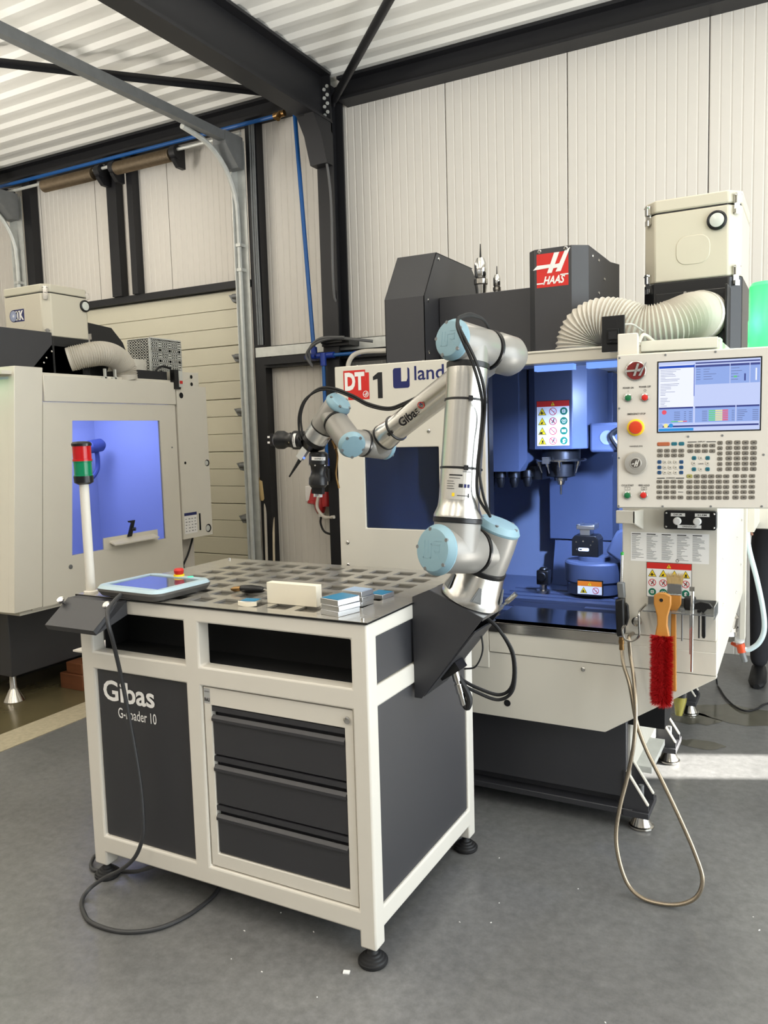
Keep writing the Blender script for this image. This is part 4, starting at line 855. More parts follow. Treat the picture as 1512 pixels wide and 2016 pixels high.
def pictos(f, u0, v0, w, h, cols, rows, hdr, mi_hdr, order):
    """safety label: coloured header over rows of warning triangles, barred circles and green discs (print order 0 white 1 header 2 yellow 3 ink 4 red 5 green)"""
    f.rect(u0-0.0015, v0-0.0015, u0+w+0.0015, v0+h+0.0015, 3, 0.0006); f.rect(u0, v0, u0+w, v0+h, 0, 0.001); f.rect(u0, v0+h-hdr, u0+w, v0+h, mi_hdr, 0.0014)
    c = u0+w/2; t = hdr*0.36; f.poly([(c-t, v0+h-hdr*0.82), (c+t, v0+h-hdr*0.82), (c, v0+h-hdr*0.18)], 2, 0.0018); f.rect(c-t*0.12, v0+h-hdr*0.72, c+t*0.12, v0+h-hdr*0.38, 3, 0.0022)
    cw, ch = w/cols, (h-hdr)/rows; r = min(cw, ch)*0.40
    for j in range(rows):
        for i in range(cols):
            x = u0+cw*(i+0.5); y = v0+(h-hdr)-ch*(j+0.5); k = order(i, j)
            if k == 0:
                f.poly([(x-r*1.1, y-r*0.9), (x+r*1.1, y-r*0.9), (x, y+r*1.05)], 3, 0.0014); f.poly([(x-r*0.92, y-r*0.8), (x+r*0.92, y-r*0.8), (x, y+r*0.85)], 2, 0.0018)
                q = (i+j) % 4
                if q == 0: f.disc(x-r*0.1, y-r*0.05, r*0.17, 3, 0.0022, 8); f.rect(x-r*0.6, y-r*0.45, x+r*0.6, y-r*0.28, 3, 0.0022); f.rect(x-r*0.25, y-r*0.7, x+r*0.1, y-r*0.1, 3, 0.0022)
                elif q == 1: f.poly([(x-r*0.5, y-r*0.65), (x-r*0.1, y-r*0.1), (x+r*0.35, y-r*0.05), (x+r*0.1, y-r*0.3), (x+r*0.15, y-r*0.65)], 3, 0.0022)
                elif q == 2: f.poly([(x-r*0.75, y-r*0.7), (x-r*0.5, y-r*0.2), (x, y-r*0.15), (x+r*0.1, y-r*0.7)], 3, 0.0022); f.disc(x+r*0.25, y-r*0.1, r*0.12, 3, 0.0022, 8)
                else: f.rect(x-r*0.12, y-r*0.45, x+r*0.3, y+r*0.15, 3, 0.0022); f.rect(x-r*0.3, y-r*0.7, x+r*0.45, y-r*0.5, 3, 0.0022)
            elif k == 1:
                f.ring(x, y, r*0.82, r*0.98, 4, 0.0018)
                if (i+j) % 2 == 0 or i == 0: f.line(x-r*0.3, y-r*0.5, x+r*0.2, y+r*0.35, r*0.2, 3, 0.0014); f.line(x-r*0.4, y+r*0.2, x+r*0.4, y, r*0.16, 3, 0.0014); f.disc(x+r*0.25, y+r*0.5, r*0.16, 3, 0.0014, 8); f.line(x, y, x+r*0.35, y-r*0.5, r*0.16, 3, 0.0014)
                else: f.line(x+r*0.1, y-r*0.2, x+r*0.4, y+r*0.1, r*0.12, 3, 0.0014)
                f.line(x-r*0.6, y+r*0.6, x+r*0.6, y-r*0.6, r*0.15, 4, 0.002)
            else:
                f.disc(x, y, r*0.98, 5, 0.0014)
                q = (i+j) % 4
                if q == 0: f.rect(x-r*0.55, y-r*0.35, x-r*0.05, y+r*0.4, 0, 0.0018); f.rect(x+r*0.05, y-r*0.35, x+r*0.55, y+r*0.4, 0, 0.0018)
                elif q == 1: f.disc(x+r*0.1, y+r*0.05, r*0.42, 0, 0.0018, 12); f.disc(x+r*0.3, y, r*0.2, 5, 0.0022, 10); f.rect(x-r*0.3, y-r*0.6, x+r*0.2, y-r*0.3, 0, 0.0018)
                elif q == 2: f.disc(x, y, r*0.5, 0, 0.0018, 12); f.line(x-r*0.5, y, x+r*0.5, y, r*0.12, 5, 0.0022); f.line(x, y-r*0.5, x, y+r*0.5, r*0.12, 5, 0.0022)
                else: f.ring(x-r*0.25, y+r*0.1, r*0.18, r*0.3, 0, 0.0018, 12); f.ring(x+r*0.35, y+r*0.1, r*0.18, r*0.3, 0, 0.0018, 12); f.line(x-r*0.4, y-r*0.45, x+r*0.4, y-r*0.45, r*0.12, 0, 0.0018)
PMATS = [PAPER, PRED, YEL, INK, mat('print_bright_red', (205, 30, 50), 0.5), PGRN, PORG]
pictos(f, 0.010, 0.016, 0.140, 0.190, 3, 4, 0.024, 1, lambda i, j: i); f.build('safety_label', PMATS, mill)
# table, rotary and vice
m = MB(); m.prism([(-0.135, 1.40, 0.766), (0.58, 1.40, 0.766), (0.58, 1.70, 0.766), (-0.125, 1.70, 0.766)], (0, 0, 0.022))
for y in (1.40, 1.47, 1.55, 1.63): m.box(-0.135, 0.58, y, y+0.052 if y < 1.6 else 1.70, 0.788, 0.803)
m.build('machine_table', INTERD, mill, bev=0.001)
m = MB(); m.box(0.25, 0.45, 1.36, 1.395, 0.766, 0.79); m.build('table_skirt', INTERD, mill)
rt_ = MB(); rt_.lathe((0.235, 1.60, 0.815), (0, 0, 1), [(0, 0.115), (0.05, 0.118), (0.055, 0.125), (0.13, 0.125), (0.137, 0.118), (0.139, 0.07), (0.155, 0.068)], 40); rt_.build('rotary_platter', INTERD, mill)
m = MB(); m.lathe((0.235, 1.60, 0.803), (0, 0, 1), [(0, 0.06), (0.014, 0.06)], 24); m.build('rotary_neck', BLACK, mill)
m = MB(); m.prism([(0.36, 1.52, 0.80), (0.36, 1.52, 0.96), (0.30, 1.52, 1.0), (0.345, 1.52, 1.09), (0.42, 1.52, 1.13), (0.50, 1.52, 1.13), (0.54, 1.52, 0.80)], (0, 0.16, 0)); m.build('rotary_cradle', INTERD, mill, bev=0.012)
m = MB(); m.prism([(0.147, 1.56, 0.972), (0.262, 1.56, 0.972), (0.262, 1.56, 1.045), (0.250, 1.56, 1.062), (0.159, 1.56, 1.062), (0.147, 1.56, 1.045)], (0, 0.09, 0)); m.build('vice_body', BLACK, mill, bev=0.003)
f = Flat((0.147, 1.56, 0.972), (1, 0, 0), (0, 0, 1)); f.poly([(0.052+x, 0.030+y) for x, y in rr_poly(0.046, 0.014, 0.005)], 0, 0.0008); f.rect(0.033, 0.027, 0.045, 0.033, 1, 0.0012)
for a_, b_ in ((0.02, 0.062), (0.05, 0.066), (0.082, 0.05), (0.022, 0.03), (0.092, 0.066)): f.disc(a_, b_, 0.0035, 2, 0.0008, 10)
f.build('vice_marks', [PAPER, INK, CHROME], mill)
m = MB(); m.box(0.180, 0.224, 1.57, 1.64, 1.062, 1.09); m.box(0.166, 0.245, 1.565, 1.645, 1.088, 1.106); m.box(0.166, 0.182, 1.565, 1.645, 1.106, 1.110); m.box(0.229, 0.245, 1.565, 1.645, 1.106, 1.110); m.build('vice_jaws', ALUB, mill, bev=0.002)
f = Flat((0.195, 1.474, 0.825), (1, 0, 0), (0, 0, 1))
m = MB(); m.box(0.195, 0.302, 1.4745, 1.478, 0.822, 0.886); m.build('label_holder', BLACK, mill)
pictos(f, 0.0, 0.0, 0.102, 0.056, 2, 1, 0.021, 6, lambda i, j: i); f.build('rotary_label', PMATS, mill)
m = MB(); m.lathe((0.022, 1.55, 0.803), (0, 0, 1), [(0, 0.03), (0.012, 0.03), (0.014, 0.016), (0.04, 0.016)], 18); m.build('setter_foot', STEEL, mill)
m = MB(); m.box(-0.002, 0.05, 1.525, 1.575, 0.842, 0.905); m.lathe((0.024, 1.522, 0.88), (0, -1, 0), [(0, 0.022), (0.01, 0.02)], 16); m.lathe((0.024, 1.55, 0.905), (0, 0, 1), [(0, 0.02), (0.012, 0.015)], 14); m.build('tool_setter', BLACK, mill, bev=0.004)
# lamps under the header
for x0, x1 in ((0.132, 0.28), (0.328, 0.45)):
    m = MB(); m.box(x0, x1, 1.10, 1.14, 1.742, 1.763); m.build('work_lamp', mat('work_lamp_glow', (150, 185, 255), 0.3, emit=(120, 165, 255), estr=0.85), mill)
    area('mill_lamp', ((x0+x1)/2, 1.12, 1.738), x1-x0, 0.03, 0.7, (0.46, 0.60, 1.0), (-0.1, 0.2, -1))
area('mill_lamp', (0.565, 1.46, 1.66), 0.05, 0.05, 5, (0.42, 0.57, 1.0), (-0.8, 0.28, -0.6))
area('mill_lamp', (0.54, 1.09, 1.56), 0.05, 0.05, 7.5, (0.42, 0.57, 1.0), (-0.80, 0.98, -0.75), math.radians(76))
# covers above the roof
m = MB(); DX0, DX1 = -0.603, -0.412
m.prism([(DX0, 1.30, 1.81), (DX1, 1.30, 1.81), (DX1, 1.30, 2.105), (DX0, 1.30, 2.105)], (0, 0.003, 0))
m.prism([(DX0, 1.30, 2.105), (DX1, 1.30, 2.105), (DX1, 1.436, 2.309), (DX0, 1.436, 2.309)], (0, 0.004, 0))
m.box(DX0, DX1, 1.436, 1.86, 2.306, 2.309)
m.prism([(DX1, 1.30, 1.81), (DX1, 1.30, 2.105), (DX1, 1.436, 2.309), (DX1, 1.843, 2.308), (DX1, 1.95, 2.23), (DX1, 1.98, 2.10), (DX1, 1.98, 1.81)], (-0.003, 0, 0))
m.prism([(DX0, 1.30, 1.81), (DX0, 1.30, 2.105), (DX0, 1.436, 2.309), (DX0, 1.843, 2.308), (DX0, 1.95, 2.23), (DX0, 1.98, 2.10), (DX0, 1.98, 1.81)], (0.003, 0, 0))
m.build('carousel_hood', ANTH, mill, smooth=False)
m = MB()
for y, z in ((1.34, 2.09), (1.34, 1.87), (1.46, 2.285)): screw(m, (DX1, y, z), (1, 0, 0), 0.008)
m.build('hood_screws', CHROME, mill)
m = MB(); m.box(-0.41, 0.02, 1.45, 1.80, 1.80, 2.115); m.build('rear_hood', ANTH, mill, bev=0.003)
hx = 0.10
m = MB(); hp = [(0.044, 1.33), (0.074, 1.30), (0.222, 1.30), (0.279, 1.34), (0.279, 1.72), (0.30, 1.80), (0.044, 1.80)]
m.prism([(x, y, 1.80) for x, y in hp], (0, 0, 0.432)); m.build('column_hood', ANTH, mill, bev=0.002)
m = MB()
for y, z in ((1.40, 2.20), (1.50, 2.20), (1.60, 2.14), (1.62, 2.04), (1.50, 2.07), (1.63, 1.95)): screw(m, (0.279, y, z), (1, 0, 0), 0.007)
for x in (0.095, 0.20): screw(m, (x, 1.30, 2.222), (0, -1, 0), 0.008)
m.build('hood_screws', CHROME, mill)
f = Flat((0.083, 1.30, 2.082), (1, 0, 0), (0, 0, 1)); f.rect(0, 0, 0.127, 0.130, 0, 0.0006)
def emblem(f, x, y, s, mi, l):
    q = lambda pts: [(x+a*s, y+b*s) for a, b in pts]
    for k, pts in enumerate(([(0.33, 0.42), (0.48, 0.42), (0.72, 1.02), (0.56, 1.02)], [(0.60, 0.44), (0.76, 0.44), (1.06, 1.12), (0.90, 1.06)], [(-0.12, 0.55), (0.42, 0.58), (0.46, 0.68), (0.02, 0.68)], [(0.48, 0.54), (0.68, 0.56), (0.74, 0.68), (0.54, 0.66)])): f.poly(q(pts), mi, l+0.0003*k)
emblem(f, 0.0, 0.0, 0.127, 1, 0.0012); f.text('HAAS', 0.026, 0.010, 0.088, 0.032, 1, 0.0012, shear=0.35, bold=0.03); f.rect(0.0, 0.013, 0.03, 0.018, 1, 0.0012); f.rect(0.095, 0.040, 0.127, 0.045, 1, 0.0012)
f.build('emblem_plate', [PRED, PAPER], mill)
# printed front: DT block, number, dealer logo
f = Flat((0, FY, 0), (1, 0, 0), (0, 0, 1))
f.rect(-0.637, 1.667, -0.536, 1.742, 0, 0.0006); f.rect(-0.657, 1.699, -0.553, 1.787, 0, 0.0009); f.rect(-0.553, 1.742, -0.536, 1.775, 0, 0.0006)
f.text('DT', -0.651, 1.705, 0.094, 0.074, 1, 0.0014, bold=0.05)
f.ring(-0.553, 1.688, 0.011, 0.0135, 1, 0.0012); slash_h(f, -0.564, 1.679, 0.02, 0.018, 1, 0.0012)
f.poly([(-0.497, 1.668), (-0.475, 1.668), (-0.475, 1.772), (-0.494, 1.772), (-0.518, 1.756), (-0.518, 1.742), (-0.497, 1.746)], 2, 0.0006)
f.poly([(-0.389+x, 1.744+z) for x, z in rr_poly(0.074, 0.080, 0.010)], 3, 0.0006); f.poly([(-0.389, 1.786), (-0.361, 1.786), (-0.361, 1.742), (-0.366, 1.730), (-0.389, 1.730)], 4, 0.0012)
f.text('land', -0.331, 1.731, 0.128, 0.056, 3, 0.0006, bold=0.012)
f.build('front_print', [PRED, PAPER, INK, NAVY, WHITE2], mill)
# labels on the control column
f = Flat((0, FY, 0), (1, 0, 0), (0, 0, 1))
f.rect(0.503, 1.053, 0.762, 1.156, 0, 0.0006)
for k in range(5):
    u0 = 0.507+k*0.0505
    f.rect(u0, 1.148, u0+0.03, 1.151, 1, 0.001)
    for j in range(22):
        v_ = 1.1435-j*0.0039; f.rect(u0, v_, u0+0.012+0.03*random.random(), v_+0.0014, 2, 0.001)
f.ring(0.660, 1.060, 0.004, 0.0055, 1, 0.0012, 12)
f.build('code_chart', [PAPER, INK, PGREY], mill)
f = Flat((0, FY, 0), (1, 0, 0), (0, 0, 1)); pictos(f, 0.559, 0.930, 0.147, 0.120, 4, 3, 0.021, 1, lambda i, j: j); f.build('safety_label', PMATS, mill)
m = MB(); m.prism([(0.462, FY-0.05, 1.19), (0.528, FY-0.05, 1.19), (0.528, FY-0.05, 1.236), (0.462, FY-0.05, 1.236)], (0, 0.012, 0)); m.prism([(0.528, FY-0.05, 1.19), (0.528, FY-0.05, 1.236), (0.548, FY, 1.236), (0.548, FY, 1.165)], (-0.01, 0, 0)); m.build('door_handle', WHITE2, mill, bev=0.003)
# electrical cabinet and pump hanging off the right rear
m = MB(); m.box(0.812, 1.25, 2.62, 2.95, 0.985, 1.75); m.build('electrical_cabinet', WHITE2, mill, bev=0.004)
m = MB(); m.box(0.70, 0.83, 2.20, 2.62, 1.02, 1.75); m.build('cabinet_bracket', WHITE2, mill)
m = MB(); m.lathe((0.70, 2.35, 0.46), (0.05, 0, 1), [(0, 0.04), (0.03, 0.055), (0.05, 0.05), (0.052, 0.056), (0.07, 0.056), (0.072, 0.05), (0.12, 0.055), (0.14, 0.04)], 20); m.build('pump', STEEL, mill)
m = MB(); m.box(0.44, 0.70, 2.30, 2.40, 0.46, 0.56); m.build('pump_mount', ANTH, mill)
m = MB(); m.lathe((0.775, 2.2, 0.50), (0.15, -0.5, 1), [(0, 0.022), (0.012, 0.022)], 18); m.build('pressure_gauge', PAPER, mill)
m = MB(); m.cyl((0.778, 2.2, 0.485), (0.788, 2.2, 0.445), 0.020, n=14); m.cyl((0.74, 2.25, 0.47), (0.78, 2.2, 0.468), 0.009, n=10); m.build('regulator_body', mat('orange_plastic', (215, 80, 35), 0.4), mill)
m = MB(); m.cyl((0.787, 2.2, 0.445), (0.80, 2.2, 0.40), 0.014, n=12); m.build('regulator_bowl', GALVD, mill)
m = MB(); m.tube(cr([(0.79, 2.2, 0.465), (0.815, 2.2, 0.460), (0.858, 2.2, 0.497), (0.880, 2.2, 0.562), (0.873, 2.2, 0.66), (0.845, 2.2, 0.80), (0.808, 2.2, 0.95), (0.800, 2.22, 1.05)]), 0.012, 10); m.build('air_hose', mat('pale_hose', (205, 222, 226), 0.4), mill)
m = MB(); m.tube(cr([(0.60, 2.9, 0.3), (0.59, 3.1, 0.02), (0.62, 2.98, 0.008), (0.669, 2.818, 0.008), (0.73, 2.692, 0.008), (0.783, 2.655, 0.008), (0.828, 2.709, 0.008), (0.90, 2.85, 0.008), (1.2, 3.0, 0.008)]), 0.005, 8)
tag(m.build('floor_cable', RUBBER), 'thin black cable looping over the floor behind the mill', 'cable')
# tool holders standing on the roof
def holder(x, y, s, label):
    t = thing('tool_holder', label, 'tool holder', (x, y, 2.115), 0, 'tool holders on the machine roof')
    m = MB(); m.lathe((0, 0, 0), (0, 0, 1), [(0, 0.030*s), (0.008*s, 0.030*s), (0.012*s, 0.022*s), (0.05*s, 0.026*s), (0.055*s, 0.03*s), (0.075*s, 0.03*s), (0.08*s, 0.02*s)], 22); m.build('taper', STEEL, t, local=True)
    m = MB(); m.lathe((0, 0, 0.08*s), (0, 0, 1), [(0, 0.022*s), (0.01*s, 0.027*s), (0.06*s, 0.027*s), (0.085*s, 0.016*s), (0.09*s, 0.006*s)], 18); m.build('collet_nut', CHROME, t, local=True)
    m = MB(); m.cyl((0, 0, 0.17*s), (0, 0, 0.225*s), 0.0045*s, 0.002, 8); m.build('cutter', BLACK, t, local=True)
holder(-0.25, 1.55, 1.02, 'tall chrome drill chuck standing on the rear hood, taller of two')
holder(-0.20, 1.62, 0.62, 'short tool holder on the rear hood, lower of two')

# ------------------------------------------------------------------ control panel on its arm
pa = math.radians(9); PO = V((0.513, 0.75, 1.266)); PW, PH = 0.452, 0.487
pan = thing('control_panel', 'operator control panel with bright screen, round emblem and rows of keys', 'control panel', PO, pa)
m = MB(); m.box(0, PW, 0, 0.085, 0, PH); m.build('housing', WHITE2, pan, bev=0.004, local=True)
m = MB(); m.box(0.004, PW-0.004, -0.0025, 0.0005, 0.004, PH-0.004); m.build('face_plate', LGREY, pan, local=True)
def kp(x, y):       # face coordinates from plan sheet units
    yt = 232-72/1340*(x-120); yb = 1645+10/1365*(x-125)
    return ((x-120)/1370*0.424, (yb-y)/(yb-yt)*PH)
F0 = V((0, -0.0025, 0))
f = Flat(F0, (1, 0, 0), (0, 0, 1))
def frect(f, x0, y0, x1, y1, mi, l): f.poly([kp(x0, y1), kp(x1, y1), kp(x1, y0), kp(x0, y0)], mi, l)
# screen: frame and lit picture made of flat fields
sx0, sy0, sx1, sy1 = 512, 270, 1452, 930
sc_ = Flat(F0, (1, 0, 0), (0, 0, 1)); A0 = kp(508, 942); A1 = kp(1462, 252)
sc_.rect(A0[0], A0[1]-0.002, A1[0]+0.002, A1[1]+0.002, 0, 0.0006)
su0, sv0 = A0[0]+0.004, A0[1]+0.002; sw, sh_ = A1[0]-A0[0]-0.006, A1[1]-A0[1]-0.004
def sr(a, b, c, d, mi, l=0.0014): sc_.rect(su0+a*sw, sv0+b*sh_, su0+c*sw, sv0+d*sh_, mi, l)
def EM(n_, c, s): return mat(n_, (5, 5, 5), 0.4, emit=c, estr=s, spec=0.2)
SM = [BLACK, EM('scr_pale', (196, 208, 248), 0.95), EM('scr_white', (236, 240, 255), 1.0), EM('scr_blue', (40, 80, 190), 0.9), EM('scr_mid', (150, 176, 238), 0.9), EM('scr_navy', (70, 80, 150), 0.8), EM('scr_text', (110, 120, 165), 0.7),
      EM('scr_green', (110, 220, 130), 0.9), EM('scr_red', (240, 90, 110), 0.9), EM('scr_yellow', (245, 235, 150), 0.95), EM('scr_cyan', (50, 150, 225), 0.9)]
sr(0, 0, 1, 1, 1, 0.001)
sr(0.005, 0.34, 0.355, 0.955, 2); sr(0.005, 0.91, 0.355, 0.945, 3, 0.0018); sr(0.355, 0.5, 0.362, 0.95, 3, 0.0018)
sr(0.37, 0.955, 0.995, 0.975, 5); sr(0.37, 0.905, 0.705, 0.935, 5, 0.0018); sr(0.37, 0.66, 0.705, 0.905, 4); sr(0.712, 0.66, 0.895, 0.905, 4); sr(0.712, 0.905, 0.895, 0.935, 5, 0.0018); sr(0.902, 0.66, 0.995, 0.905, 4); sr(0.902, 0.905, 0.995, 0.935, 5, 0.0018)
sr(0.952, 0.69, 0.966, 0.86, 2, 0.0018); sr(0.845, 0.69, 0.86, 0.79, 5, 0.0018); sr(0.745, 0.74, 0.775, 0.765, 7, 0.0018)
for a, c in ((0.005, 0.35), (0.37, 0.765), (0.775, 0.995)): sr(a, 0.325, c, 0.35, 5, 0.0018); sr(a, 0.12, c, 0.325, 4)
for j in range(24):
    if j % 9 != 8: sr(0.02, 0.885-j*0.0225, 0.06+0.17*random.random(), 0.89-j*0.0225, 6, 0.0018)
for j in range(5): sr(0.38, 0.87-j*0.035, 0.42, 0.876-j*0.035, 6, 0.0018); sr(0.45, 0.87-j*0.035, 0.5+0.12*random.random(), 0.876-j*0.035, 6, 0.0018); sr(0.72, 0.87-j*0.04, 0.78+0.05*random.random(), 0.876-j*0.04, 6, 0.0018)
for j in range(6):
    y_ = 0.275-j*0.027; sr(0.505, y_, 0.57, y_+0.016, 7, 0.0018); sr(0.57, y_, 0.64, y_+0.016, 9, 0.0018); sr(0.64, y_, 0.695, y_+0.016, 8, 0.0018); sr(0.44, y_, 0.49, y_+0.007, 6, 0.0018); sr(0.73, y_, 0.755, y_+0.007, 6, 0.0018)
    sr(0.785, y_, 0.83+0.05*random.random(), y_+0.007, 6, 0.0018); sr(0.93, y_, 0.985, y_+0.007, 6, 0.0018); sr(0.16, y_, 0.22, y_+0.007, 6, 0.0018); sr(0.26, y_, 0.28, y_+0.007, 6, 0.0018); sr(0.31, y_, 0.34, y_+0.007, 6, 0.0018)
sc_.disc(su0+0.06*sw, sv0+0.28*sh_, 0.007, 8, 0.0018); sr(0.13, 0.135, 0.20, 0.15, 7, 0.0018); sr(0.20, 0.135, 0.25, 0.15, 9, 0.0018); sr(0.25, 0.135, 0.29, 0.15, 8, 0.0018)
sr(0.005, 0.06, 0.99, 0.085, 5, 0.0018); sr(0.005, 0.005, 0.355, 0.045, 10, 0.0018)
for k_, c in enumerate((4, 9, 10)): sc_.disc(su0+(0.025+0.052*k_)*sw, sv0+0.085*sh_, 0.0065, c, 0.0022)
sc_.build('screen', SM, pan, True)
# keys
KG = mat('key_grey', (112, 106, 96), 0.55); KT = mat('key_teal', (30, 98, 112), 0.5); KB = mat('key_blue', (32, 72, 112), 0.5); KO = mat('key_orange', (168, 92, 58), 0.5); KY = mat('key_olive', (150, 146, 84), 0.5); KW = mat('key_pale', (192, 186, 174), 0.5)
KMESH = {}
def key(x0, y0, x1, y1, mt, mark=None):
    (a, b), (c, d) = kp(x0, y1), kp(x1, y0)
    o = KMESH.get((mt.name, round(c-a, 3), round(d-b, 3)))
    cx, cz = (a+c)/2, (b+d)/2
    if o is None:
        m = MB(); w, h = c-a, d-b; p = rr_poly(w, h, min(w, h)*0.28, 2); q = rr_poly(w*0.86, h*0.82, min(w, h)*0.24, 2); k = len(p)
        m.add([(x, 0, z) for x, z in p]+[(x, -0.0018, z) for x, z in q], [(i, (i+1) % k, k+(i+1) % k, k+i) for i in range(k)]+[tuple(range(k, 2*k))])
        o = m.build('key', mt, pan, local=True); KMESH[(mt.name, round(w, 3), round(h, 3))] = o
    else:
        o = o.copy(); C.objects.link(o)
    o.location = (cx, -0.0025, cz)
    return o
pf = Flat(F0, (1, 0, 0), (0, 0, 1))
def grid(xs_, ys_, w, h, mt, marks=None):
    for y in ys_:
        for x in xs_:
            key(x, y, x+w, y+h, mt)
            a = kp(x+w*0.36, y+h*0.62); b = kp(x+w*0.64, y+h*0.42); pf.rect(a[0], a[1], b[0], b[1], 0, 0.0022)
key(510, 1030, 634, 1068, KO); key(646, 1030, 702, 1064, KT); key(716, 1028, 770, 1064, KT)
grid((511, 578, 646, 714), (1092, 1136), 56, 36, KG); grid((798, 866, 934, 1002), (1046, 1096), 58, 36, KG)
grid((514,), (1198, 1248, 1296), 40, 34, KB); grid((723,), (1198, 1248, 1296), 40, 34, KB); grid((567, 617, 669), (1198, 1248, 1296), 40, 34, KW)
grid((841, 968), (1160, 1264), 42, 38, KT); grid((904,), (1160, 1264), 42, 36, KW); grid((841, 968), (1210,), 42, 36, KW)
grid((1077,), [1020+49*k for k in range(6)], 50, 38, KG)
for k in range(6): grid((1154, 1228, 1302, 1376), (1016+49*k,), 60, 40, KG)
grid((793,), (1330,), 56, 36, KY); grid((861, 929, 996, 1066, 1134), (1330,), 58, 38, KG)
for k in range(1, 5): grid((793, 861, 929, 996, 1066, 1134), (1330+50*k,), 58, 38, KG)
for k in range(5): grid((1221, 1294, 1367), (1328+50*k,), 58, 38, KG)
for k in range(4): grid((508, 576, 642, 710) if k != 2 else (508, 576, 642), (1380+49*k,), 56, 36, KG)
def ln(x0, x1, y): a = kp(x0, y+4); b = kp(x1, y-4); pf.rect(a[0], a[1], b[0], b[1], 0, 0.001)
ln(800, 885, 1030); ln(975, 1062, 1028); ln(512, 586, 1365); ln(692, 770, 1365)
def cap_(t, x, y, w, h): a = kp(x, y); pf.text(t, a[0], a[1], w*0.424/1370, h*PH/1413, 0, 0.001, bold=0.02)
cap_('DISPLAY', 896, 1034, 70, 12); cap_('OVERRIDES', 598, 1370, 86, 12); cap_('CURSOR', 900, 1238, 52, 11); cap_('SPINDLE', 714, 1500, 50, 10)
cap_('POWER ON', 178, 544, 104, 17); cap_('POWER OFF', 336, 534, 112, 17); cap_('EMERGENCY STOP', 222, 782, 176, 17); cap_('HANDLE JOG', 244, 1080, 126, 17); cap_('CYCLE START', 164, 1440, 120, 17); cap_('FEED HOLD', 334, 1440, 106, 17)
a = kp(228, 564); pf.rect(a[0], a[1]-0.002, a[0]+0.0008, a[1]+0.002, 0, 0.001); a = kp(392, 556); pf.ring(a[0], a[1], 0.0028, 0.0037, 0, 0.001, 14)
for x in (224, 386):
    a = kp(x-26, 1474); b = kp(x+26, 1448); pf.line(a[0], a[1], b[0], a[1], 0.0008, 0, 0.001); pf.line(a[0], b[1], b[0], b[1], 0.0008, 0, 0.001); pf.line(a[0], a[1], a[0], b[1], 0.0008, 0, 0.001); pf.line(b[0], a[1], b[0], b[1], 0.0008, 0, 0.001)
a = kp(386, 1461); pf.ring(a[0], a[1], 0.0026, 0.0034, 0, 0.001, 14); a = kp(224, 1461); pf.rect(a[0]-0.0004, a[1]-0.0025, a[0]+0.0004, a[1]+0.0025, 0, 0.001)
pf.build('face_lettering', [INK], pan, True)
def button(x, y, mt, r=0.0125):
    a = kp(x, y); m = MB(); m.lathe((a[0], -0.0025, a[1]), (0, -1, 0), [(0, r), (0.005, r*0.98), (0.006, r*0.8)], 22); b = m.build('button_ring', CHROME, pan, local=True)
    m = MB(); m.lathe((a[0], -0.007, a[1]), (0, -1, 0), [(0, r*0.79), (0.003, r*0.75), (0.004, r*0.6)], 20); m.build('button', mt, b, local=True)
button(228, 624, GRN); button(390, 621, RED); button(222, 1523, GRN); button(380, 1522, RED)
a = kp(303, 896); m = MB(); m.lathe((a[0], -0.0025, a[1]), (0, -1, 0), [(0, 0.0265), (0.004, 0.0265), (0.006, 0.023)], 32); m.build('stop_collar', YEL, pan, local=True)
m = MB(); m.lathe((a[0], -0.008, a[1]), (0, -1, 0), [(0, 0.012), (0.008, 0.015), (0.012, 0.020), (0.020, 0.0205), (0.025, 0.018), (0.026, 0.012)], 30); m.build('stop_button', mat('stop_orange_red', (205, 62, 28), 0.35), pan, local=True)
a = kp(303, 1224); m = MB(); m.lathe((a[0], -0.0025, a[1]), (0, -1, 0), [(0, 0.0355), (0.004, 0.0355), (0.006, 0.034), (0.009, 0.033), (0.010, 0.018), (0.012, 0.017)], 40); d = m.build('jog_dial', mat('dial_silver', (200, 196, 188), 0.3, 0.7), pan, local=True)
f = Flat((a[0]-0.014, -0.0146, a[1]-0.014), (1, 0, 0), (0, 0, 1)); f.disc(0.014, 0.014, 0.0145, 0, 0.0002, 24); slash_h(f, 0.003, 0.002, 0.020, 0.022, 1, 0.0006); f.build('dial_emblem', [mat('dial_dark', (78, 72, 66), 0.4), mat('dial_pale', (214, 210, 202), 0.4)], d, True)
a = kp(302, 378); m = MB(); m.lathe((a[0], -0.0025, a[1]), (0, -1, 0), [(0, 0.0305), (0.004, 0.0305), (0.005, 0.0285)], 40); e = m.build('emblem', CHROME, pan, local=True)
f = Flat((a[0], -0.0078, a[1]), (1, 0, 0), (0, 0, 1)); f.disc(0, 0, 0.0275, 0, 0.0, 32); f.build('emblem_field', [mat('emblem_maroon', (112, 30, 28), 0.35)], e, True)
m = MB(); q = lambda pts: [(a[0]+x, -0.0078, a[1]+z) for x, z in pts]
for pts in ([(-0.008, -0.016), (-0.001, -0.016), (0.011, 0.022), (0.004, 0.022)], [(0.008, -0.016), (0.015, -0.016), (0.033, 0.026), (0.027, 0.021)], [(-0.037, -0.004), (-0.002, -0.002), (0.000, 0.004), (-0.030, 0.003)], [(0.001, -0.002), (0.012, -0.003), (0.020, 0.010), (0.014, 0.006), (0.003, 0.004)]): m.prism(q(pts), (0, -0.003, 0))
m.build('emblem_strokes', CHROME, e, local=True)
m = MB()
for x, y in ((142, 262), (585, 234), (1049, 206), (140, 721), (138, 1177), (134, 1625), (568, 1629), (1024, 1631), (805, 981), (1121, 971), (1495, 1150), (1488, 1632)):
    a = kp(x, y); m.lathe((a[0], -0.0025, a[1]), (0, -1, 0), [(0, 0.0035), (0.002, 0.003)], 10)
